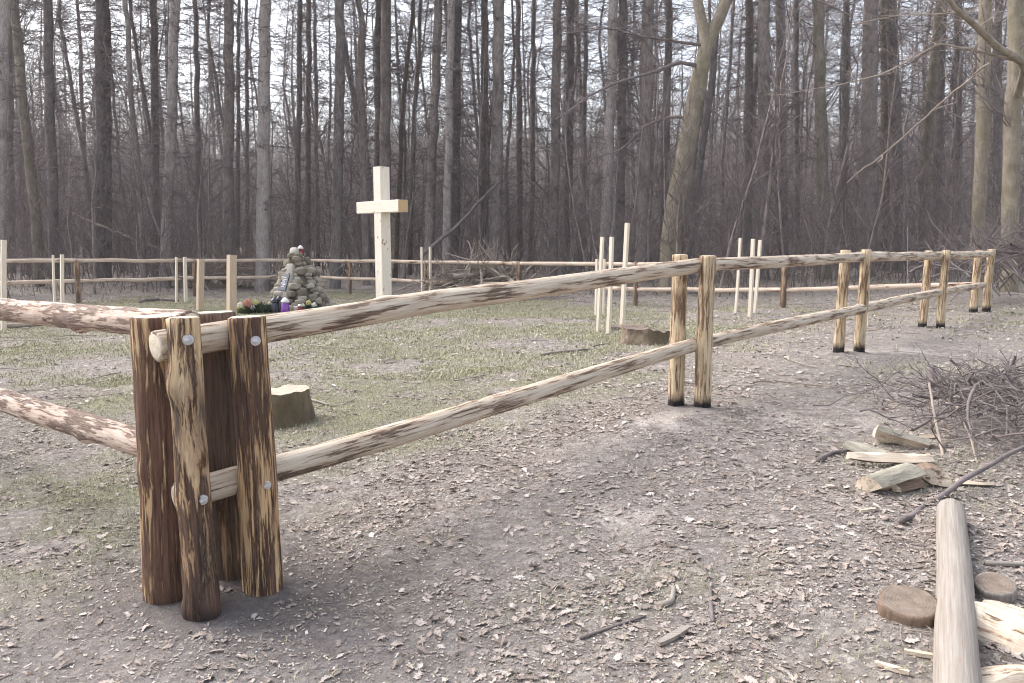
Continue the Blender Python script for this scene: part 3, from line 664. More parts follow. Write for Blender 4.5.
# ------------------------------------------------------------------ stumps, logs, split wood
def stump(u, v, rad, h, label, mat, seed, roots=0, rough=.05, tilt=0, cut='cut_old'):
    p = gpix(u, v); t = thing('tree_stump', tuple(p), label, 'tree stump'); n, s = 12, 72
    th = np.arange(s) * 2 * np.pi / s; V_ = []
    for i in range(n):
        f = i / (n - 1); z = -.12 + (h + .12) * f
        rr = rad * (1 + roots * (1 - f) ** 2 * (.6 + .6 * np.cos(th * 5 + seed) * .5) + .16 * (fbm(np.stack([np.cos(th), np.sin(th), 0 * th + f], -1), 2.2, seed, 2) - .5) * 2 + .03 * (vnoise(np.stack([np.cos(th), np.sin(th), 0 * th + f * .15], -1), 7, seed + 9) - .5) * 2)
        zz = z + (rough * (fbm(np.stack([np.cos(th), np.sin(th), 0 * th], -1), 2.5, seed + 3, 2) - .5) * 2 + tilt * np.cos(th)) * f
        V_.append(np.stack([rr * np.cos(th), rr * np.sin(th), zz], 1))
    V_ = np.array(V_); lc = V_.copy(); V_ = V_.reshape(-1, 3)
    Q_ = [(i * s + j, i * s + (j + 1) % s, (i + 1) * s + (j + 1) % s, (i + 1) * s + j) for i in range(n - 1) for j in range(s)]
    mb = MB(); mb.add(V_, Q_, (), lc.reshape(-1, 3)); mb.build('bark', M[mat], t)
    top = V_[-s:]; mb = MB(); inner = top * np.array([.55, .55, 1]) + np.array([0, 0, .006]); mb.add(np.concatenate([top + [0, 0, .002], inner, [[0, 0, top[:, 2].mean() + .008]]]), [(j, (j + 1) % s, s + (j + 1) % s, s + j) for j in range(s)], [(s + j, s + (j + 1) % s, 2 * s) for j in range(s)])
    mb.build('cut_top', M[cut], t)
stump(282, 421, .225, .25, 'mossy stump with a pale cut top half hidden behind the dark corner post', 'bark_mossy_stump', 3, .5, .02, .01)
stump(645, 342, .31, .19, 'low wide stump with weathered cut top just left of the paired middle posts', 'bark_mossy_stump', 8, .5, .04, -.04, 'cut_grey')
stump(617, 330, .20, .07, 'small low stump behind the three pale stakes', 'bark_mid', 12, .3, .03, 0, 'cut_grey')
def log_thing(name, pix0, pix1, r, label, cat, mat, cut='cut', seed=0, lift=None, bend=.01, sides=28, cutname=True, rr=None, lump=.05, knots=()):
    a, b = gpix(*pix0), gpix(*pix1)
    lift = r * .85 if lift is None else lift
    a[2] += lift; b[2] += lift; mb = MB()
    add_log(mb, [a, b], rr or [r, r], sides=sides, step=.03, lump=lump, bend=bend, seed=seed, knots=knots, bevel=.004)
    c = (a + b) / 2; c[2] = min(a[2], b[2]) - lift; o = mb.build(name, [M[mat], M[cut]], None, True, c); o.location = c
    return tag(o, label, cat)
log_thing('round_log', (950, 522), (959, 760), .066, 'long smooth grey debarked log lying towards the camera at the lower right', 'log', 'grey_log', 'cut_old', 5, .058, .006, rr=[.064, .066, .070], lump=.03)
# log disc
def disc(u, v, r, h, label, name, cat, mat, cut, tx=0, ty=0, seed=1):
    p = gpix(u, v); o = thing(name, tuple(p), label, cat); o.rotation_euler = (tx, ty, 0)
    mb = MB(); V_, Q_, T_, l_ = log_geo([(0, 0, -.02), (0, 0, h)], [r, r * .97], sides=30, step=.015, lump=.09, bend=0, seed=seed, bevel=.008)
    mb.add(V_, Q_, (), l_); mb.build('bark', M[mat], o)
    mb = MB(); mb.add(V_, (), T_, l_); mb.build('cut_face', M[cut], o)
disc(908, 613, .108, .055, 'weathered dark log slice lying flat left of the long grey log', 'log_slice', 'log', 'bark_rust', 'cut_grey', R(9), R(-4), 6)
disc(994, 594, .075, .055, 'small brownish log slice right of the long grey log', 'log_slice', 'log', 'grey_log', 'cut_grey', R(14), R(-8), 9)
def split_piece(u, v, L, r, yaw, pitch, roll, label, mat='bark_green', name='split_firewood', seed=0, half=np.pi, cat='firewood', z=0.0, flat=1, oval=0):
    """a log split lengthwise: bark outside, pale split faces"""
    p = gpix(u, v); o = thing(name, (p[0], p[1], p[2] + z), label, cat, 'split firewood scattered by the brush pile'); n = 12; m_ = 10
    rot = rotm('Z', yaw) @ rotm('Y', pitch) @ rotm('X', roll)
    xs = np.linspace(-L / 2, L / 2, n); th = np.linspace(-half / 2, half / 2, m_)
    V_ = []; lc = []
    for i, x in enumerate(xs):
        k = r * (1 + .12 * (vnoise(np.array([[x * 8, seed, 0]]), 1, seed)[0] - .5)) * math.sqrt(max(1 - oval * (2 * x / L) ** 2, .02))
        for tt in th: V_.append((x + .01 * math.sin(tt * 3 + seed), k * math.sin(tt), k * math.cos(tt) * flat)); lc.append((k * math.sin(tt), k * math.cos(tt), x))
    V_ = np.array(V_); lc = np.array(lc)
    Qb = [(i * m_ + j, (i + 1) * m_ + j, (i + 1) * m_ + j + 1, i * m_ + j + 1) for i in range(n - 1) for j in range(m_ - 1)]
    mbk = MB(); mbk.add(V_ @ rot.T, Qb, (), lc); mbk.build('bark', M[mat], o)
    e0 = [i * m_ for i in range(n)]; e1 = [i * m_ + m_ - 1 for i in range(n)]
    core = np.array([(x, .01 * math.sin(x * 20 + seed), .12 * r * math.sin(x * 31 + seed) + (r * math.cos(half / 2) * flat if half > np.pi * .99 else 0)) for x in xs])
    VV = np.concatenate([V_, core]); LCc = np.concatenate([lc, np.stack([core[:, 1], core[:, 2], core[:, 0]], 1)]); c0 = len(V_)
    Q2 = [(e0[i], c0 + i, c0 + i + 1, e0[i + 1]) for i in range(n - 1)] + [(c0 + i, e1[i], e1[i + 1], c0 + i + 1) for i in range(n - 1)]
    T2 = [(c0, j + 1, j) for j in range(m_ - 1)] + [(c0 + n - 1, (n - 1) * m_ + j, (n - 1) * m_ + j + 1) for j in range(m_ - 1)]
    mbs = MB(); mbs.add(VV @ rot.T, Q2, T2, LCc); mbs.build('split_face', M['split'], o, False)
    return o
split_piece(900, 446, .33, .10, R(-22), R(14), R(-25), 'grey wedge of split wood with a pale cut left end, farthest back of the pile', seed=2, half=2.3)
split_piece(889, 466, .50, .055, R(-4), R(1), R(200), 'long flat bright split plank lying across the firewood', seed=4, oval=.5, half=2.2, z=.075, mat='bark_rust')
split_piece(891, 487, .34, .10, R(24), R(-6), R(-30), 'greenish barked half log in front of the bright plank', seed=6, half=3.0)
split_piece(905, 489, .22, .05, R(30), R(0), R(20), 'thin brown splinter leaning on the greenish half log', seed=16, half=2.0, mat='bark_rust')
split_piece(929, 482, .16, .10, R(75), R(4), R(20), 'short stubby rusty brown block right of the greenish half log', seed=9, half=2.6, mat='bark_rust')
split_piece(924, 440, .22, .026, R(14), R(-4), R(190), 'narrow pale splinter right of the grey wedge', seed=11, half=2.0, z=.03)
split_piece(868, 456, .28, .07, R(-60), R(4), R(10), 'grey wedge left of the bright plank, half sunk in leaves', seed=12, half=2.2)
split_piece(974, 486, .20, .028, R(-8), R(0), R(180), 'pale splinter under the long brown stick', seed=13, half=2.0, z=.03)
split_piece(998, 642, .30, .105, R(-50), R(6), R(214), 'oval white bark slab lying face up beside the long grey log', seed=21, oval=.95, half=2.4, z=.06, mat='bark_rust')
split_piece(1014, 626, .22, .065, R(-48), R(4), R(208), 'narrow white splinter above the oval white slab', seed=22, oval=.9, half=2.2, z=.05, mat='bark_rust')
split_piece(1014, 692, .30, .08, R(8), R(0), R(205), 'white split slab at the lower right picture corner', seed=23, oval=.8, half=2.2, z=.05, mat='bark_rust')
def flat_chip(u, v, L, wd, yaw, label, mat='split'):
    p = gpix(u, v); mb = MB(); t = np.linspace(-.5, .5, 7); V_ = []
    for x in t:
        wv = wd * (1 - (2 * x) ** 2 * .5) / 2
        V_ += [(x * L, -wv, .004), (x * L, wv, .004), (x * L, wv * .9, .018), (x * L, -wv * .9, .018)]
    Q_ = [(i * 4 + j, i * 4 + 4 + j, i * 4 + 4 + (j + 1) % 4, i * 4 + (j + 1) % 4) for i in range(6) for j in range(4)] + [(0, 1, 2, 3), (27, 26, 25, 24)]
    V_ = np.array(V_) @ rotm('Z', yaw).T; mb.add(V_, Q_, (), V_[:, [1, 2, 0]]); o = mb.build('bark_chip', M[mat], None, False); o.location = p; o.rotation_euler = (.04, -.05, 0)
    tag(o, label, 'wood chip', 'flat chips of wood lying on the leaves')
flat_chip(674, 638, .17, .035, R(38), 'flat grey bark chip at the bottom, pointing to the forked sticks', 'grey_log')
flat_chip(922, 657, .11, .02, R(-25), 'slender pale chip left of the lower end of the long grey log')
flat_chip(893, 671, .10, .022, R(-40), 'broad pale chip nearest the bottom edge, left of the long grey log')
flat_chip(868, 512, .09, .022, R(10), 'pale chip below the firewood, near the lower stick end')

# fallen branches on the ground, each its own
def branch_thing(pts, r0, r1, label, name='fallen_branch', mat='twig', sides=8, lift=None, group='fallen branches lying on the ground', twigs=0, seed=0, rel=None):
    P = []
    for q in pts:
        if len(q) == 2: p = gpix(*q); p[2] += r0 * .9
        elif rel: p = np.array(q, float)
        else: p = at(*q)
        P.append(p)
    P = np.array(P); d = np.concatenate([[0], np.cumsum(np.linalg.norm(np.diff(P, axis=0), axis=1))]); n = max(8, int(d[-1] / .08))
    s = np.linspace(0, d[-1], n); Q_ = np.stack([np.interp(s, d, P[:, i]) for i in range(3)], 1)
    Q_ += (np.stack([vnoise(np.stack([s * 5, s * 0 + seed, s * 0], 1), 1, seed + i) for i in range(3)], 1) - .5) * min(.05, d[-1] * .02)
    e0_, e1_ = Q_[0] - (Q_[1] - Q_[0]) * .03, Q_[-1] + (Q_[-1] - Q_[-2]) * .03; QQ = np.concatenate([[e0_], Q_, [e1_]]); rr_ = np.concatenate([[r0 * .05], np.linspace(r0, r1, n), [r1 * .05]])
    mb = MB(); V_, q_, l_ = tubes(QQ[None], rr_[None], sides); mb.add(V_, q_, (), l_)
    if twigs:
        ts = rng.uniform(.15, .95, twigs); ix = (ts * (n - 1)).astype(int); B0 = Q_[ix]; D = np.gradient(Q_, axis=0)[ix]; D /= np.linalg.norm(D, axis=1, keepdims=True)
        dd = D + rng.normal(0, .6, (twigs, 3)); dd[:, 2] += .25; dd /= np.linalg.norm(dd, axis=1, keepdims=True); Lt = d[-1] * rng.uniform(.08, .25, twigs)
        tt = np.linspace(0, 1, 5); PP = B0[:, None] + dd[:, None] * (tt[None, :, None] * Lt[:, None, None]) + rng.normal(0, .02, (twigs, 5, 3)) * tt[None, :, None] * Lt[:, None, None] * 3
        V_, q_, l_ = tubes(PP, np.linspace(1, .3, 5)[None] * np.full((twigs, 1), max(r1 * .8, r0 * .3)), 5); mb.add(V_, q_, (), l_)
    c = P[0].copy(); o = mb.build(name, M[mat], None, True, c); o.location = c
    return tag(o, label, 'branch', group)
branch_thing([(898, 526), (930, 503, 4.02), (975, 475, 4.22), (1036, 440, 4.5)], .017, .012, 'long dark brown stick crossing from the brush pile to the leaves at right', seed=1)
branch_thing([(661, 607), (672, 604), (674, 590)], .012, .010, 'short bent grey stick beside the curved twig', mat='grey_log', seed=2)
branch_thing([(690, 556), (704, 570), (711, 590), (713, 622)], .006, .009, 'curved grey twig left of centre bottom, ends forked near the flat chip', mat='twig', seed=3)
branch_thing([(580, 640), (612, 628), (645, 617)], .006, .004, 'thin dark twig left of the flat chip', seed=4)
branch_thing([(375, 612), (388, 625), (399, 634)], .004, .003, 'tiny thin twig on bare soil right of the corner posts', seed=5)
branch_thing([(818, 463), (830, 455), (850, 452)], .018, .010, 'stubby curved dark stick left of the split firewood', seed=6)
branch_thing([(985, 565), (1005, 566), (1035, 568)], .012, .010, 'straight grey stick at the right edge above the white slabs', mat='grey_log', seed=7)
branch_thing([(310, 400), (335, 407), (356, 400)], .010, .006, 'curved pale twig right of the mossy stump', mat='twig_pale', seed=8)
branch_thing([(540, 356), (580, 352), (610, 343)], .016, .008, 'long dark stick lying inside the plot left of the low stump', seed=9)
branch_thing([(0, 328), (30, 327.5), (72, 325)], .05, .035, 'pale bare dead stem lying behind the left rails', mat='twig_pale', seed=10)
branch_thing([(140, 303), (160, 301), (178, 302)], .05, .04, 'short dark log lying on the grass in front of the far left fence', mat='twig', seed=11)
branch_thing([(928, 382, 5.6), (935, 420, 5.2), (942, 455, 4.9), (947, 482, 4.7)], .008, .012, 'pale bent branch hanging down the front of the brush pile', mat='twig_pale', seed=12, group=None)
branch_thing([(958, 405, 5.3), (975, 452, 4.8), (985, 485, 4.5), (1004, 512, 4.2)], .009, .005, 'pale zigzag twig at the right front of the brush pile', mat='twig_pale', seed=13, group=None, twigs=5)
branch_thing([(931, 366, 6.2), (932, 385, 6.1)], .03, .03, 'short dark stub sticking up from the brush pile', seed=14, group=None)
branch_thing([(420, 256, 27.5), (455, 228, 27.5), (500, 180, 28)], .07, .045, 'dark leaning pole behind the back fence right of the cross', seed=15, group='dead stems leaning in the wood')
branch_thing([(60, 208, 29), (110, 230, 28.5), (185, 258, 28)], .05, .03, 'thin pale fallen stem slanting to the foot of the pale leaning trunk', mat='twig_pale', seed=16, group='dead stems leaning in the wood', twigs=4)
branch_thing([(846, 183, 20), (900, 140, 19), (950, 95, 18), (990, 62, 17)], .015, .022, 'pale straight dead bough slanting across the dark trunks at right', mat='twig_pale', seed=17, group='dead stems leaning in the wood', twigs=6)

# brush heaps
def heap(name, c, ext, h, n, Lr, rr, label, mat='twig', seed=0, zbias=0):
    r_ = np.random.default_rng(seed); k = 7
    ctr = np.asarray(c)[None] + np.stack([r_.normal(0, ext[0] / 2, n), r_.normal(0, ext[1] / 2, n), np.zeros(n)], 1)
    dist = np.sqrt(((ctr[:, 0] - c[0]) / ext[0]) ** 2 + ((ctr[:, 1] - c[1]) / ext[1]) ** 2)
    zz = np.clip(1 - dist, .03, 1) * h * r_.uniform(.05, 1, n)
    a = r_.uniform(0, 2 * np.pi, n); el = r_.normal(0, .42, n) + zbias; L = r_.uniform(*Lr, n)
    D = np.stack([np.cos(a) * np.cos(el), np.sin(a) * np.cos(el), np.sin(el)], 1)
    t = np.linspace(-.5, .5, k); side = np.cross(D, [0, 0, 1.]); 
    bw_ = r_.normal(0, .12, n)
    P = ctr[:, None] + D[:, None] * (t[None, :, None] * L[:, None, None]) + side[:, None] * ((t ** 2)[None, :, None] * (bw_ * L)[:, None, None] * 4)
    P[..., 2] += zz[:, None] + G(ctr[:, 0], ctr[:, 1])[:, None] + r_.normal(0, .015, (n, k))
    g = G(P[..., 0].ravel(), P[..., 1].ravel()).reshape(n, k); P[..., 2] = np.maximum(P[..., 2], g + .004)
    R0 = r_.uniform(*rr, n) * np.exp(r_.normal(0, .35, n)); V_, q_, l_ = tubes(P, R0[:, None] * np.linspace(1, .35, k)[None], 5)
    mb = MB(); mb.add(V_, q_, (), l_)
    m2 = n * 4; ix = r_.integers(0, n, m2); jx = r_.integers(2, k, m2); B0 = P[ix, jx]; dd = D[ix] + r_.normal(0, .55, (m2, 3)); dd[:, 2] += .1
    L2 = r_.uniform(.1, .35, m2) * np.mean(Lr); t2 = np.linspace(0, 1, 4)
    P2_ = B0[:, None] + dd[:, None] * t2[None, :, None] * L2[:, None, None] + r_.normal(0, .012, (m2, 4, 3)) * t2[None, :, None]
    g = G(P2_[..., 0].ravel(), P2_[..., 1].ravel()).reshape(m2, 4); P2_[..., 2] = np.maximum(P2_[..., 2], g + .004)
    V_, q_, l_ = tubes(P2_, np.maximum(R0[ix] * .4, .0018)[:, None] * np.linspace(1, .4, 4)[None], 3); mb.add(V_, q_, (), l_)
    c3 = (c[0], c[1], Gs(c[0], c[1])); o = mb.build(name, M[mat], None, True, c3); o.location = c3
    return tag(o, label, 'brush pile')
bp = gpix(1018, 440)
heap('brush_pile', bp, (.62, 1.1), .36, 360, (.15, .75), (.0025, .008), 'dark tangled brush pile of cut twigs at the right picture edge', 'twig', 3)
bp2 = at(478, 285, 22.6)
heap('brush_pile', bp2, (1.5, .7), .9, 150, (.8, 2.2), (.012, .04), 'pale jumble of dead branches heaped against the back fence right of the cross', 'twig_pale', 4, .25)
heap('brush_pile', at(230, 280, 28.2), (2.6, 1.0), .7, 200, (.8, 2.5), (.01, .025), 'low loose heap of bent pale stems behind the far left fence', 'twig_pale', 5, .3)
heap('brush_pile', at(1012, 275, 17), (1.6, 1.2), .9, 200, (.8, 2.2), (.006, .018), 'grey twiggy brush beyond the far right corner of the fence', 'twig', 6, .5)
# ------------------------------------------------------------------ trees
def crown_geo(ax_fn, z0, z1, nb, L0, L1, el0, el1, ntw, r0, rs, kind, fork=0, sides=3, twr=.0075):
    """branches with side twigs round a trunk axis; returns an MB"""
    mb = MB(); k = 6
    z = z0 + (z1 - z0) * rs.uniform(0, 1, nb) ** .9; a = rs.uniform(0, 2 * np.pi, nb)
    f = (z - z0) / (z1 - z0)
    L = (L0 + (L1 - L0) * f) * rs.uniform(.45, 1.15, nb)
    el = el0 + (el1 - el0) * f + rs.normal(0, .18, nb)
    D = np.stack([np.cos(a) * np.cos(el), np.sin(a) * np.cos(el), np.sin(el)], 1)
    B = ax_fn(z); t = np.linspace(0, 1, k)
    curl = rs.normal(-.12 if kind == 's' else .12, .12, nb)
    P = B[:, None] + D[:, None] * (t[None, :, None] * L[:, None, None])
    P[..., 2] += curl[:, None] * (t ** 2)[None] * L[:, None]
    P += rs.normal(0, .035, (nb, k, 3)) * t[None, :, None] * L[:, None, None]
    R0 = r0 * (.5 + .5 * L / max(L0, L1)) * rs.uniform(.6, 1.2, nb)
    V_, q_, l_ = tubes(P, R0[:, None] * np.linspace(1, .28, k)[None], sides); mb.add(V_, q_, (), l_)
    m = nb * ntw; ix = np.repeat(np.arange(nb), ntw); tt = rs.uniform(.18, 1, m); fi = tt * (k - 1); i0 = np.minimum(fi.astype(int), k - 2); fr_ = (fi - i0)[:, None]
    B2 = P[ix, i0] * (1 - fr_) + P[ix, i0 + 1] * fr_
    sd_ = np.cross(D[ix], rs.normal(0, 1, (m, 3))); sd_ /= np.linalg.norm(sd_, axis=1, keepdims=True) + 1e-9
    if kind == 's': sd_[:, 2] *= .45
    d2 = D[ix] * rs.uniform(.35, 1, (m, 1)) + sd_ * rs.uniform(.5, 1, (m, 1))
    if kind != 's': d2[:, 2] += .25
    d2 /= np.linalg.norm(d2, axis=1, keepdims=True)
    L2 = L[ix] * rs.uniform(.15, .5, m) * (1.15 - .6 * tt); t2 = np.linspace(0, 1, 4)
    P2_ = B2[:, None] + d2[:, None] * t2[None, :, None] * L2[:, None, None] + rs.normal(0, .05, (m, 4, 3)) * t2[None, :, None] * L2[:, None, None]
    if kind == 's': P2_[..., 2] -= (t2 ** 2)[None] * L2[:, None] * .15
    V_, q_, l_ = tubes(P2_, twr * rs.uniform(.7, 1.3, m)[:, None] * np.linspace(1, .45, 4)[None], 3); mb.add(V_, q_, (), l_)
    return mb
def trunk_geo(path, rad, sides, seed, flare=.35, lump=.06):
    V_, Q_, T_, l_ = log_geo(path, rad, sides=sides, step=.35, lump=lump, bend=.05, seed=seed, flare=flare, cap=False)
    return V_, Q_, l_

GT = 'front trees of the bare wood behind the fences'
BK = {'d': 'bark_dark', 'm': 'bark_mid', 'p': 'bark_pale', 'g': 'bark_moss', 'b': 'bark_beech'}
def tree(name, pts, Y, wpx, bark, kind, label, H=19, extra=0, dens=1.0, z0=None, cat='tree'):
    """pts: (u, v) picture points from foot to top, all at distance Y"""
    rs = np.random.default_rng(int(pts[0][0] * 7 + Y * 3) % 100000)
    W = [at(u, v, Y) for u, v in pts]; foot = W[0].copy(); g = Gs(foot[0], foot[1])
    d0 = W[1] - W[0]; foot = W[0] + d0 * ((g - .25 - W[0][2]) / d0[2])
    base = np.array([foot[0], Y, g]); path = [foot] + W[1:]
    d1 = path[-1] - path[-2]; d1 = d1 / d1[2]; d1[:2] = np.clip(d1[:2], -.25, .25) * .7
    if path[-1][2] < g + H: path.append(path[-1] + d1 * (g + H - path[-1][2]))
    path = np.array(path); path[:, 1] += rs.normal(0, .05, len(path))
    r = wpx * Y / F / 2
    t = thing(name, tuple(base), label, cat, GT)
    sides = 14 if r > .1 else 8
    V_, Q_, l_ = trunk_geo(path, [r * 1.06, r, r * .9, r * .72, r * .5], sides, int(pts[0][0]), .3)
    l_ = l_ + np.array([pts[0][0] * .37, Y, 0]); mb = MB(); mb.add(V_, Q_, (), l_); mb.build('trunk', M[BK[bark]], t, True, base)
    zz = path[:, 2]
    fn = lambda z: np.stack([np.interp(z, zz, path[:, 0]), np.interp(z, zz, path[:, 1]), z], -1)
    top = g + H
    if kind == 's': mb = crown_geo(fn, g + (z0 or 2.6), top, int(200 * dens), 1.0, 2.3, .12, -.1, 13, .018, rs, 's', twr=.0095)
    elif kind == 't': mb = crown_geo(fn, g + (z0 or 2.0), top, int(70 * dens), 1.0, 2.0, .75, .5, 10, .015, rs, 'b', twr=.009)
    else: mb = crown_geo(fn, g + (z0 or 3.5), top, int(60 * dens), 2.2, 3.6, .55, .6, 13, .03, rs, 'b')
    mb.build('crown', M['twig'], t, True, base)
    return t, fn, base
TREES = [
 # name, points foot->top, Y, width px, bark, kind, label
 ('bare_tree', [(-4, 262), (5, 0)], 24, 11, 'p', 's', 'pale grey trunk cut by the left picture edge'),
 ('mossy_tree', [(37, 262), (34, 215), (23, 105), (13, 0)], 27, 9, 'g', 'b', 'mossy brown trunk that bends left as it rises, near the left edge'),
 ('spruce_tree', [(12, 262), (9, 100), (9, 0)], 37, 6, 'd', 's', 'thin dark trunk behind the bending mossy one, near the left edge'),
 ('spruce_tree', [(53, 262), (49, 0)], 29, 9, 'd', 's', 'dark straight trunk standing alone against the bright gap, right of the bending mossy tree'),
 ('spruce_tree', [(101, 262), (99.5, 0)], 30, 9.5, 'd', 's', 'thicker left trunk of the close dark twin pair at left'),
 ('spruce_tree', [(109, 262), (107.5, 0)], 31, 7.5, 'd', 's', 'thinner right trunk of the close dark twin pair at left'),
 ('bare_tree', [(143, 262), (138, 170), (132, 95), (126, 0)], 28, 5.5, 'm', 't', 'slim brownish trunk leaning left, between the twin pair and the pale leaning trunk'),
 ('bare_tree', [(156, 262), (150, 130), (133, 30), (128, -30)], 33, 4, 'd', 't', 'thin dark forked stem rising left across the slim brownish trunk'),
 ('spruce_tree', [(156, 262), (153.5, 0)], 32, 7.5, 'd', 's', 'dark trunk just left of the pale leaning trunk'),
 ('birch_tree', [(165, 268), (170, 135), (177, 0)], 27.5, 10, 'p', 's', 'pale speckled trunk leaning right, the lightest in the left third'),
 ('spruce_tree', [(199, 262), (197, 100), (195, 0)], 36, 5.5, 'd', 's', 'thin dark trunk midway between the pale leaning trunk and the pinkish grey one'),
 ('spruce_tree', [(228, 262), (229, 0)], 29, 10, 'm', 's', 'straight pinkish grey trunk above the widest weathered stake'),
 ('spruce_tree', [(238, 262), (239, 0)], 38, 4, 'd', 't', 'spindly dark stem touching the right of the pinkish grey trunk'),
 ('spruce_tree', [(247, 262), (247, 0)], 40, 4, 'd', 't', 'spindly dark stem left of the light grey straight trunk'),
 ('spruce_tree', [(262, 262), (263.5, 0)], 27.5, 12, 'p', 's', 'light grey straight trunk left of the cairn'),
 ('spruce_tree', [(297, 262), (300, 0)], 34, 5.5, 'd', 's', 'thin dark trunk rising right above the cairn'),
 ('spruce_tree', [(307, 262), (309, 0)], 36, 5.5, 'd', 't', 'thin dark trunk just right of the one above the cairn'),
 ('spruce_tree', [(318, 262), (314, 0)], 42, 4, 'd', 's', 'spindly far stem between the cairn and the dark trunk left of the cross'),
 ('spruce_tree', [(336, 262), (339, 120), (340, 0)], 29, 10, 'd', 's', 'thick dark trunk left of the cross'),
 ('crooked_tree', [(366, 262), (363, 150), (359, 70), (362, 20), (354, -20)], 30, 6.5, 'm', 'b', 'crooked thin trunk with a kink near the top, just left of the cross'),
 ('spruce_tree', [(378, 262), (378.5, 0)], 33, 8, 'd', 's', 'dark trunk directly behind the cross, left of its lighter twin'),
 ('spruce_tree', [(385, 262), (386, 0)], 31, 11, 'm', 's', 'grey brown trunk directly behind the cross, above its upright'),
 ('bare_tree', [(396, 262), (402, 120), (414, 0)], 33, 4.5, 'g', 't', 'thin greenish stem leaning right, just right of the cross'),
 ('bare_tree', [(410, 262), (414, 130), (421, 0)], 36, 4.5, 'd', 't', 'thin dark stem leaning right, the second from the cross'),
 ('spruce_tree', [(429, 262), (434, 120), (438, 0)], 30, 9, 'm', 's', 'grey brown trunk leaning slightly right above the two thin stakes'),
 ('birch_tree', [(446, 262), (449, 120), (451, 0)], 28.5, 8, 'p', 's', 'light trunk with a rusty scar, paired closely with a dark one right of the cross'),
 ('spruce_tree', [(455, 262), (458, 0)], 31, 9, 'd', 's', 'dark trunk hugging the right of the light scarred trunk'),
 ('spruce_tree', [(484, 262), (485, 0)], 34, 8, 'd', 's', 'dark trunk above the pale branch heap, left of a broader grey one'),
 ('spruce_tree', [(495, 262), (499, 0)], 29, 12, 'm', 's', 'broad grey trunk above the pale branch heap'),
 ('spruce_tree', [(520, 262), (518, 0)], 38, 6, 'd', 's', 'thin dark trunk right of the broad grey one, over the back fence post'),
 ('spruce_tree', [(531, 262), (534, 0)], 40, 5.5, 'd', 't', 'thin dark stem in the middle gap, left of the straight reddish grey trunk'),
 ('spruce_tree', [(553, 262), (558, 0)], 30, 9.5, 'm', 's', 'straight reddish grey trunk in the middle of the picture'),
 ('spruce_tree', [(567, 262), (571, 0)], 32, 8, 'd', 's', 'dark trunk just right of the straight reddish grey middle trunk'),
 ('spruce_tree', [(583, 262), (586, 0)], 40, 5, 'd', 't', 'spindly stem midway between the dark middle trunk and the three pale stakes'),
 ('spruce_tree', [(604, 262), (611, 110), (613, 0)], 28, 10, 'p', 's', 'pale grey trunk rising behind the three pale stakes'),
 ('spruce_tree', [(619, 262), (623, 0)], 30, 9.5, 'd', 's', 'dark trunk hugging the right of the pale grey one behind the stakes'),
 ('spruce_tree', [(641, 262), (649, 0)], 28, 11.5, 'm', 's', 'broad grey brown trunk left of the big forked beech'),
 ('spruce_tree', [(663, 262), (669, 0)], 33, 8, 'd', 's', 'dark trunk close to the left of the big forked beech'),
 ('spruce_tree', [(690, 262), (698, 180), (717, 40), (722, 0)], 30, 7, 'd', 't', 'dark thin trunk leaning right, just right of the forked beech'),
 ('spruce_tree', [(747, 262), (750, 0)], 33, 8.5, 'd', 's', 'dark trunk left of the broad reddish one above the right stakes'),
 ('spruce_tree', [(762, 262), (764, 0)], 29, 12, 'm', 's', 'broad reddish grey trunk above the right group of stakes'),
 ('spruce_tree', [(784, 262), (780, 0)], 30, 9.5, 'm', 's', 'grey trunk above the single brown back fence post at right'),
 ('spruce_tree', [(797, 262), (795, 0)], 36, 6, 'd', 't', 'thin dark stem left of the mossy footed trunk'),
 ('mossy_tree', [(824, 262), (818, 0)], 28, 11, 'g', 'b', 'mossy footed greenish trunk left of the second post pair'),
 ('spruce_tree', [(843, 262), (846, 0)], 36, 7, 'd', 's', 'thin dark trunk just left above the second post pair'),
 ('mossy_tree', [(866, 262), (871, 0)], 29, 15, 'm', 's', 'broadest brown trunk above the second post pair'),
 ('mossy_tree', [(884, 262), (886, 0)], 31, 10, 'g', 'b', 'olive brown trunk right of the broadest brown one'),
 ('spruce_tree', [(899, 262), (893, 0)], 30, 12, 'd', 's', 'broad dark trunk between the second and third post pairs'),
 ('mossy_tree', [(918, 262), (926, 150), (941, 0)], 31, 10, 'g', 'b', 'greenish trunk leaning right above the third post pair'),
 ('spruce_tree', [(934, 262), (944, 0)], 34, 9, 'd', 's', 'dark trunk behind the greenish leaning one at right'),
 ('spruce_tree', [(957, 262), (958, 0)], 36, 8, 'd', 's', 'dark trunk deep between the greenish leaning one and the last post pair'),
 ('mossy_tree', [(977, 255), (981, 110), (986, 0)], 21, 12, 'b', 'b', 'nearer olive grey trunk rising behind the last post pair'),
 ('spruce_tree', [(996, 262), (999, 0)], 33, 8, 'd', 's', 'dark trunk squeezed between the two nearer olive trunks at right'),
 ('mossy_tree', [(1010, 262), (1012, 120), (1017, 0)], 19.5, 15, 'b', 'b', 'rightmost nearer olive trunk, the one bearing the thick slanting bough'),
 ('spruce_tree', [(1040, 262), (1043, 0)], 27, 12, 'd', 's', 'dark trunk just beyond the right picture edge'),
 ('spruce_tree', [(-28, 262), (-26, 0)], 28, 10, 'd', 's', 'dark trunk just beyond the left picture edge'),
]
for (nm, pts, Y_, wp, bk_, kd, lb) in TREES: tree(nm, pts, Y_, wp, bk_, kd, lb)

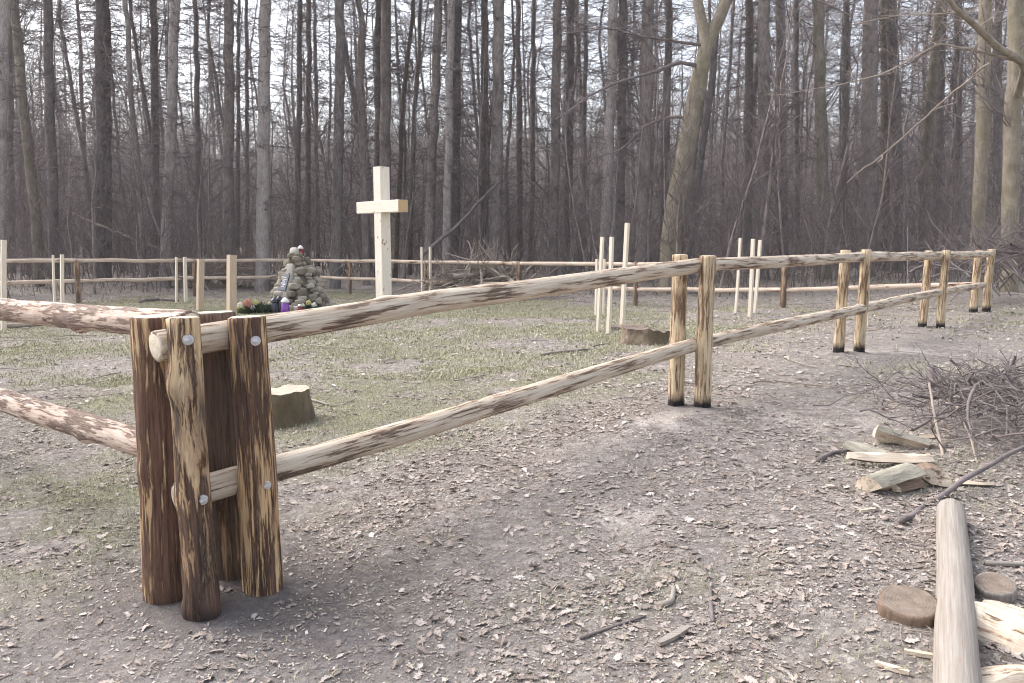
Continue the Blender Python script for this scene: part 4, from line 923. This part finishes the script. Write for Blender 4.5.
# the big forked beech
YB = 23.0
def limb_paths(pix, Y0): return np.array([at(u, v, Y0 + dy) for u, v, dy in pix])
b0 = at(668, 262, YB); gb = Gs(b0[0], YB); bb = np.array([b0[0], YB, gb])
bt = thing('beech_tree', tuple(bb), 'large olive beech leaning right and forking near the top edge, behind the middle posts', 'tree', GT)
mb = MB(); main = limb_paths([(670, 272, 0), (673, 225, 0), (681, 175, 0), (694, 105, 0), (703, 60, 0), (709, 34, 0)], YB); main[0, 2] = gb - .3
V_, Q_, l_ = trunk_geo(main, [.34, .33, .29, .26, .25, .16], 18, 5, .35, .04); mb.add(V_, Q_, (), l_); mb.build('trunk', M['bark_beech'], bt, True, bb)
limbs = [([(705, 52, 0), (706, 36, 0), (700, 16, 0), (694, -10, .1), (688, -60, .3), (690, -160, .4)], .17, .05), ([(703, 58, 0), (711, 34, 0), (722, 14, 0), (731, -8, -.1), (745, -60, -.4), (748, -170, -.6)], .20, .05),
         ([(700, 66, 0), (680, 63, -.3), (650, 72, -.8), (620, 82, -1.4), (585, 98, -2), (555, 120, -2.4)], .06, .012),
         ([(690, 118, 0), (672, 116, .4), (650, 124, .8), (618, 152, 1.4), (575, 165, 2.0)], .05, .01), ([(702, 45, 0), (660, 40, -.6), (610, 28, -1.5), (560, 34, -2.2)], .045, .01),
         ([(730, -5, 0), (760, 0, -.6), (800, -8, -1.2), (850, 15, -2)], .06, .012), ([(696, 95, 0), (735, 130, -.8), (760, 160, -1.3)], .025, .006)]
rs = np.random.default_rng(99)
for pl, ra, rb in limbs:
    p = limb_paths(pl, YB); V_, Q_, l_ = trunk_geo(p, [ra, (ra + rb) / 2, rb], 9, int(ra * 1000), 0, .04); lm = MB(); lm.add(V_, Q_, (), l_)
    d = np.concatenate([[0], np.cumsum(np.linalg.norm(np.diff(p, axis=0), axis=1))])
    fn = lambda z: np.stack([np.interp(z, d, p[:, i]) for i in range(3)], -1)
    c = crown_geo(fn, d[-1] * .15, d[-1], int(10 + d[-1] * 3), 1.2, .8, .3, .3, 8, .015, rs, 'b'); 
    lm.V += c.V; lm.LC += c.LC; lm.tone += c.tone; lm.Q += [q + lm.n for q in c.Q]; lm.qm += c.qm
    lm.build('limb', M['bark_beech'] if ra > .1 else M['twig'], bt, True, bb)
# the slanting bough and pale arching branches of the rightmost trunk
rt = [o for o in bpy.data.objects if o.get('label', '').startswith('rightmost nearer olive')][0]
for pl, ra, rb, nm in [([(1016, 92, 19.5), (1040, 76, 19), (1024, 62, 18), (990, 42, 17), (955, 8, 16), (930, -30, 15.5)], .10, .04, 'bough'),
                       ([(1012, 60, 18), (940, 42, 16.5), (880, 75, 16), (820, 88, 15.8), (780, 95, 15.6)], .03, .006, 'bough'),
                       ([(1005, 50, 17.6), (960, 12, 16.3), (900, 14, 15.8), (850, 25, 15.6)], .028, .006, 'bough')]:
    p = np.array([at(*q) for q in pl]); 
    if ra > .05: p = np.array([at(1016, 100, 19.5), at(1026, 64, 18.2), at(990, 40, 17), at(955, 8, 16), at(930, -30, 15.5)])
    V_, Q_, l_ = trunk_geo(p, [ra, (ra + rb) / 2, rb], 8, 5, 0, .04); lm = MB(); lm.add(V_, Q_, (), l_)
    d = np.concatenate([[0], np.cumsum(np.linalg.norm(np.diff(p, axis=0), axis=1))]); fn = lambda z: np.stack([np.interp(z, d, p[:, i]) for i in range(3)], -1)
    c = crown_geo(fn, d[-1] * .2, d[-1], 22, .9, .6, .2, .2, 5, .008, rs, 'b', twr=.004); lm.V += c.V; lm.LC += c.LC; lm.tone += c.tone; lm.Q += [q + lm.n for q in c.Q]; lm.qm += c.qm
    lm.build(nm, M['bark_beech'] if ra > .05 else M['twig_pale'], rt, True, rt.location)

# deeper rows: copies of a few kinds
def variant(kind, seed, H, r, bark):
    rs = np.random.default_rng(seed); path = np.array([(0, 0, -.4), (rs.normal(0, .1), rs.normal(0, .1), H * .3), (rs.normal(0, .3), rs.normal(0, .2), H * .65), (rs.normal(0, .4), 0, H)])
    V_, Q_, l_ = trunk_geo(path, [r * 1.05, r, r * .8, r * .35], 7, seed, .25); a = MB(); a.add(V_, Q_, (), l_ + np.array([seed, 0, 0]))
    zz = path[:, 2]; fn = lambda z: np.stack([np.interp(z, zz, path[:, 0]), np.interp(z, zz, path[:, 1]), z], -1)
    if kind == 's': b = crown_geo(fn, 3, H, 170, 1.0, 2.2, .1, -.1, 11, .02, rs, 's', twr=.012)
    else: b = crown_geo(fn, 2, H, 70, 1.6, 2.6, .7, .6, 8, .018, rs, 'b', twr=.009)
    return a, b, bark
VAR = [variant('s', 201, 19, .10, 'bark_dark'), variant('s', 202, 21, .14, 'bark_dark'), variant('s', 203, 18, .085, 'bark_mid'),
       variant('b', 204, 15, .07, 'bark_mid'), variant('b', 205, 17, .09, 'bark_dark'), variant('b', 206, 12, .05, 'bark_mid')]
protos = {}
rs = np.random.default_rng(77); placed = []
n_far = 0
while n_far < 210:
    Y_ = 36 + 46 * rs.uniform(0, 1) ** .8; u = rs.uniform(-60, 1084); x = (u - 512) / F * Y_
    if any((x - a) ** 2 + (Y_ - b) ** 2 < 2.2 for a, b in placed): continue
    if u < 560 and rs.uniform() < .45: continue
    placed.append((x, Y_)); n_far += 1
    vi = rs.choice(6, p=[.2, .16, .16, .18, .16, .14]) if u < 560 else rs.choice(6, p=[.12, .12, .14, .24, .22, .16])
    conif = vi < 3
    lab = ('slim dark bare conifer in the crowded rows deep in the wood' if conif else 'slender leafless broadleaf tree in the crowded rows deep in the wood')
    grp = 'bare conifers deep in the wood' if conif else 'leafless broadleaf trees deep in the wood'
    loc = (x, Y_, Gs(x, Y_)); t = thing('conifer_tree' if conif else 'broadleaf_tree', loc, lab, 'tree', grp, rs.uniform(0, 6.28))
    t.scale = [rs.uniform(.85, 1.15)] * 3; t.rotation_euler[0] = rs.normal(0, .025); t.rotation_euler[1] = rs.normal(0, .03)
    if vi not in protos:
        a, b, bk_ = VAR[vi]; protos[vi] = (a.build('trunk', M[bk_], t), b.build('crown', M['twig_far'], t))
    else:
        for o in protos[vi]:
            c = o.copy(); C.objects.link(c); c.parent = t

# saplings at the edge of the wood, one by one
def sapling_var(seed, H, r):
    rs = np.random.default_rng(seed); k = 6; z = np.linspace(-.2, H, k); path = np.stack([np.cumsum(rs.normal(0, .05, k) * H * .4), np.cumsum(rs.normal(0, .05, k) * H * .4), z], 1); path -= path[0] * [1, 1, 0]
    V_, Q_, l_ = trunk_geo(path, [r, r * .8, r * .5, r * .2], 6, seed, .1, .03); a = MB(); a.add(V_, Q_, (), l_ + np.array([seed, 0, 0]))
    fn = lambda zz_: np.stack([np.interp(zz_, z, path[:, 0]), np.interp(zz_, z, path[:, 1]), zz_], -1)
    return a, crown_geo(fn, H * .15, H, 34, H * .30, H * .12, .65, .9, 9, r * .45, rs, 'b', twr=.005)
SV = [sapling_var(301, 5.5, .028), sapling_var(302, 8, .045), sapling_var(303, 4, .02), sapling_var(304, 9.5, .055), sapling_var(305, 6.5, .035)]; sp_ = {}
rs = np.random.default_rng(12); k = 0
while k < 120:
    Y_ = rs.uniform(20, 38); u = rs.uniform(-40, 1064); x = (u - 512) / F * Y_
    a1 = (x + 1.3) * .664 + (Y_ - 3.3) * .748; a2 = -(x + 1.3) * .8 + (Y_ - 3.3) * .6
    if (a1 < 17 and a2 < 21.2) or (x > 8 and Y_ < 19): continue
    vi = int(rs.integers(0, 5)); k += 1
    tt_ = thing('sapling', (x, Y_, Gs(x, Y_)), 'thin bare sapling with fine upswept twigs at the edge of the wood', 'sapling', 'saplings at the edge of the wood', rs.uniform(0, 6.28))
    tt_.scale = [rs.uniform(.8, 1.25)] * 3; tt_.rotation_euler[0] = rs.normal(0, .10); tt_.rotation_euler[1] = rs.normal(0, .10)
    if vi not in sp_: sp_[vi] = (SV[vi][0].build('trunk', M['bark_mid'], tt_), SV[vi][1].build('crown', M['twig'], tt_))
    else:
        for o in sp_[vi]: c = o.copy(); C.objects.link(c); c.parent = tt_

# undergrowth and the far wood: nobody could count these stems
def stems(n, Yr, Hr, rr, ntw, seed, name, mat, lean=.25, twL=(.2, .45), k=6, xr=.78, twr=.006, label=None):
    rs = np.random.default_rng(seed); Y_ = np.sqrt(rs.uniform(Yr[0] ** 2, Yr[1] ** 2, n)); x = rs.uniform(-xr, xr, n) * Y_
    # keep the fenced plot clear
    ax_, ay_ = x + 1.3, Y_ - 3.3; a1 = ax_ * .664 + ay_ * .748; a2 = -ax_ * .8 + ay_ * .6
    keep = ~((a1 < 17.2) & (a2 < 21.5) & (a1 > -20)) & ((x < 9.5) | (Y_ > 17)); x, Y_ = x[keep], Y_[keep]; n = len(x)
    clump = fbm(np.stack([x, Y_], -1), .22, seed, 2); H = rs.uniform(*Hr, n) * (.55 + .9 * clump)
    r = rs.uniform(*rr, n); t = np.linspace(0, 1, k); d = rs.normal(0, lean, (n, 2)); bnd = rs.normal(0, lean * .9, (n, 2))
    P = np.zeros((n, k, 3)); P[..., 0] = x[:, None] + (d[:, :1] * t + bnd[:, :1] * t ** 2) * H[:, None]; P[..., 1] = Y_[:, None] + (d[:, 1:] * t + bnd[:, 1:] * t ** 2) * H[:, None]
    P[..., 2] = G(x, Y_)[:, None] - .1 + t[None] * H[:, None]; P[:, 1:] += rs.normal(0, .025, (n, k - 1, 3)) * H[:, None, None] * .6
    mb = MB(); V_, q_, l_ = tubes(P, r[:, None] * np.linspace(1, .3, k)[None], 3); mb.add(V_, q_, (), l_ + np.repeat(rs.uniform(0, 50, n), k * 3)[:, None])
    m = n * ntw; ix = np.repeat(np.arange(n), ntw); tt = rs.uniform(.15, 1, m); fi = tt * (k - 1); i0 = np.minimum(fi.astype(int), k - 2); f_ = (fi - i0)[:, None]
    B2 = P[ix, i0] * (1 - f_) + P[ix, i0 + 1] * f_; a = rs.uniform(0, 6.28, m); e = rs.normal(.45, .35, m)
    D = np.stack([np.cos(a) * np.cos(e), np.sin(a) * np.cos(e), np.sin(e)], 1); L2 = H[ix] * rs.uniform(*twL, m) * (1.1 - .6 * tt); t2 = np.linspace(0, 1, 4)
    P2_ = B2[:, None] + D[:, None] * t2[None, :, None] * L2[:, None, None] + rs.normal(0, .06, (m, 4, 3)) * t2[None, :, None] * L2[:, None, None]
    V_, q_, l_ = tubes(P2_, np.maximum(r[ix] * .4, twr)[:, None] * np.linspace(1, .4, 4)[None], 3); mb.add(V_, q_, (), l_ + np.repeat(rs.uniform(0, 50, m), 12)[:, None])
    o = mb.build(name, M[mat], None, True); return tag(o, label, 'undergrowth', None, 'stuff')
stems(2800, (20, 42), (1.2, 4.6), (.008, .020), 12, 31, 'undergrowth', 'twig', .22, label='tangle of thin bare undergrowth stems at the edge of the wood')
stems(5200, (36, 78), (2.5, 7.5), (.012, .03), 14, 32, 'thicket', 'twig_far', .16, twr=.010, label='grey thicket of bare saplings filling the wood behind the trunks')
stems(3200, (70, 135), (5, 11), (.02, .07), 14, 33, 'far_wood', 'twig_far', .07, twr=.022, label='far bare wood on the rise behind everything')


# ------------------------------------------------------------------ thin volume added to lift the dark tones of the wood
mb = MB(); V_, Q_ = box_geo((0, 210, 14), (920, 660, 52)); mb.add(V_, Q_)
hz = bpy.data.materials.new('added_haze'); hz.use_nodes = True; hn = hz.node_tree.nodes; hn.clear()
ho = hn.new('ShaderNodeOutputMaterial'); hv = hn.new('ShaderNodeVolumePrincipled'); hv.inputs['Color'].default_value = (.93, .92, .94, 1); hv.inputs['Density'].default_value = .0006
hz.node_tree.links.new(hv.outputs[0], ho.inputs['Volume'])
tag(mb.build('tone_lift_haze', hz, None, False), kind='stuff')
# ------------------------------------------------------------------ leaf litter, grass, chips, twigs: uncountable, one object each
def scatter(n, y0, y1, dens_fn, seed, pad=1.5, slope=.72):
    rs = np.random.default_rng(seed); ys = rs.uniform(y0, y1, n * 4); hw = slope * ys + pad
    keep = rs.uniform(0, 1, n * 4) < hw / (slope * y1 + pad); ys = ys[keep]; hw = hw[keep]; xs = rs.uniform(-1, 1, len(ys)) * hw
    k = rs.uniform(0, 1, len(ys)) < dens_fn(xs, ys); xs, ys = xs[k][:n], ys[k][:n]
    return xs, ys, G(xs, ys), rs
def normals(xs, ys):
    e = .05; gx_ = (G(xs + e, ys) - G(xs - e, ys)) / (2 * e); gy_ = (G(xs, ys + e) - G(xs, ys - e)) / (2 * e)
    return gx_, gy_
def leaf_density(x, y):
    g, b, d, ins = masks(x, y); p = np.stack([x, y], -1)
    c = sstep(.40, .60, fbm(p, 1.6, 61, 3) * .6 + fbm(p, 5, 63, 2) * .4); base = .08 + .92 * c
    base = np.maximum(base, .95 * np.exp(-((x - 2.4) / 1.3) ** 2 - ((y - 3.6) / 1.6) ** 2)); return np.clip(base * (1 - .72 * b) * (1 - .45 * g) * (1 - .25 * ins * sstep(30, 4, y)), 0, 1)
def leaves(name, n, y0, y1, seed, st, size, lift, label, tilt=.13, tm=.43):
    xs, ys, zs, rs = scatter(n, y0, y1, leaf_density, seed); n = len(xs); k = len(st)
    L = rs.uniform(*size, n); W = L * rs.uniform(.45, .7, n); yaw = rs.uniform(0, 6.28, n); curl = rs.normal(.12, .3, n); cup = rs.normal(.15, .3, n)
    tt = np.linspace(-.5, .5, k); wv = np.asarray(st)
    lx = tt[None] * L[:, None]; lz = curl[:, None] * (tt ** 2 - .08)[None] * L[:, None]
    hw = wv[None] * W[:, None] * .5 * (1 + rs.normal(0, .18, (n, k)))
    loc = np.zeros((n, k, 3, 3)); loc[:, :, 0, 0] = loc[:, :, 1, 0] = loc[:, :, 2, 0] = lx
    loc[:, :, 0, 1] = -hw; loc[:, :, 2, 1] = hw * (1 + rs.normal(0, .15, (n, k)))
    loc[:, :, :, 2] = lz[:, :, None]; loc[:, :, 0, 2] += hw * cup[:, None] + rs.normal(0, .05, (n, k)) * L[:, None]; loc[:, :, 2, 2] += hw * cup[:, None] * rs.uniform(.2, 1.2, n)[:, None]
    a, b = rs.normal(0, tilt, n), rs.normal(0, tilt, n); c_, s_ = np.cos(yaw)[:, None, None], np.sin(yaw)[:, None, None]
    z = loc[..., 2] + loc[..., 0] * a[:, None, None] + loc[..., 1] * b[:, None, None]
    gx_, gy_ = normals(xs, ys); wx = loc[..., 0] * c_ - loc[..., 1] * s_; wy = loc[..., 0] * s_ + loc[..., 1] * c_
    z = z - z.reshape(n, -1).min(1)[:, None, None] * .75 + (lift * rs.uniform(0, 1, n))[:, None, None] + wx * gx_[:, None, None] + wy * gy_[:, None, None]
    V_ = np.stack([xs[:, None, None] + wx, ys[:, None, None] + wy, zs[:, None, None] + z], -1).reshape(-1, 3)
    base = (np.arange(n) * k * 3)[:, None, None]; i = (np.arange(k - 1) * 3)[None, :, None]; j = np.arange(2)[None, None]
    Q_ = np.stack([base + i + j, base + i + j + 3, base + i + j + 4, base + i + j + 1], -1).reshape(-1, 4)
    tone = np.repeat(np.clip(rs.normal(tm, .18, n), 0, 1), k * 3)
    tag(mesh(name, V_, Q_, M['leaf'], None, False, None, {'tone': tone}), label, 'leaf litter', None, 'stuff')
OAK = [.06, .5, .32, .85, .5, 1.05, .6, .9, .35, .1]
leaves('leaf_litter', 12500, 1.7, 7.5, 1, OAK, (.018, .062), .005, 'dry lobed oak leaves strewn over the near ground')
leaves('fine_litter', 70000, 1.7, 6.5, 3, [.2, 1, .2], (.005, .02), .004, 'crumbled leaf fragments over the near ground')
leaves('far_leaf_litter', 38000, 7, 34, 2, [.1, .9, 1, .15], (.025, .075), .010, 'pale dry leaves over the plot and the forest floor', .16, .52)
def blades(name, n, y0, y1, seed, h, wd, label, lowf=.0):
    xs, ys, zs, rs = scatter(n, y0, y1, lambda x, y: np.clip(masks(x, y)[0] * 1.1 + lowf, 0, 1), seed)
    n = len(xs); H = rs.uniform(*h, n); a = rs.uniform(0, 6.28, n); ln = rs.uniform(.2, 1.6, n) * H; w_ = wd * rs.uniform(.7, 1.4, n)
    px, py = -np.sin(a) * w_, np.cos(a) * w_; B = np.stack([xs, ys, zs - .003], 1); off = np.stack([px, py, 0 * px], 1)
    m1 = B + np.stack([np.cos(a) * ln * .35, np.sin(a) * ln * .35, H * .65], 1); tp_ = B + np.stack([np.cos(a) * ln, np.sin(a) * ln, H * rs.uniform(.6, 1, n)], 1)
    V_ = np.stack([B - off, B + off, m1 + off * .7, m1 - off * .7, tp_], 1).reshape(-1, 3); i = np.arange(n)[:, None] * 5
    tone = np.repeat(np.clip(rs.normal(.45, .25, n), 0, 1), 5)
    tag(mesh(name, V_, [i + np.array([[0, 1, 2, 3]]), i + np.array([[3, 2, 4]])], M['grass'], None, False, None, {'tone': tone}), label, 'grass', None, 'stuff')
blades('grass', 80000, 2.0, 9, 5, (.012, .04), .0016, 'short sparse winter grass near the fence', .02)
blades('far_grass', 230000, 8, 27, 6, (.02, .06), .004, 'thin winter grass covering the fenced plot', .02)
def chips(name, n, y0, y1, seed, label):
    def dn(x, y): return np.clip(.25 + masks(x, y)[1] * .5 + .8 * np.exp(-((x + 1.2) ** 2 + (y - 3.1) ** 2) / .5), 0, 1)
    xs, ys, zs, rs = scatter(n, y0, y1, dn, seed, 1, .7); n = len(xs); L = rs.uniform(.0025, .007, n) * np.exp(rs.normal(0, .3, n)); a = rs.uniform(0, 6.28, n); w_ = L * rs.uniform(.25, .7, n)
    d = np.stack([np.cos(a) * L, np.sin(a) * L, rs.normal(0, .3, n) * L], 1); e = np.stack([-np.sin(a) * w_, np.cos(a) * w_, rs.normal(0, .3, n) * w_], 1); c = np.stack([xs, ys, zs + .005], 1)
    V_ = np.stack([c - d - e * .6, c + d - e, c + d * .8 + e, c - d + e], 1).reshape(-1, 3); tone = np.repeat(np.clip(rs.normal(.55, .28, n), 0, 1), 4)
    tag(mesh(name, V_, (np.arange(n)[:, None] * 4 + np.arange(4)[None]), M['chip'], None, False, None, {'tone': tone}), label, 'wood chips', None, 'stuff')
chips('wood_chips', 20000, 1.7, 6.5, 7, 'small pale wood chips speckling the bare soil')
def ground_twigs(n, y0, y1, seed, Lr, r, name, label):
    xs, ys, zs, rs = scatter(n, y0, y1, lambda x, y: np.clip(.3 + .7 * leaf_density(x, y), 0, 1), seed); n = len(xs); k = 5; t = np.linspace(-.5, .5, k)
    L = rs.uniform(*Lr, n) * np.exp(rs.normal(0, .4, n)); a = rs.uniform(0, 6.28, n); bw_ = rs.normal(0, .25, n)
    px = xs[:, None] + (np.cos(a)[:, None] * t - np.sin(a)[:, None] * bw_[:, None] * t ** 2) * L[:, None]; py = ys[:, None] + (np.sin(a)[:, None] * t + np.cos(a)[:, None] * bw_[:, None] * t ** 2) * L[:, None]
    pz = G(px.ravel(), py.ravel()).reshape(n, k) + r + rs.uniform(0, .012, (n, 1)) + rs.normal(0, .1, (n, 1)) * t[None] * L[:, None] * .3
    V_, q_, l_ = tubes(np.stack([px, py, pz], -1), (r * rs.uniform(.4, 1.3, n))[:, None] * np.linspace(1, .6, k)[None], 4); mb = MB(); mb.add(V_, q_, (), l_ + np.repeat(rs.uniform(0, 50, n), k * 4)[:, None])
    tag(mb.build(name, M['twig_pale'], None, True), label, 'twigs', None, 'stuff')
ground_twigs(2600, 1.7, 8, 8, (.03, .14), .0022, 'ground_twigs', 'small dry twigs lying among the leaves')
ground_twigs(1500, 7, 32, 9, (.15, .8), .007, 'far_ground_twigs', 'dead twigs lying on the plot and the forest floor')
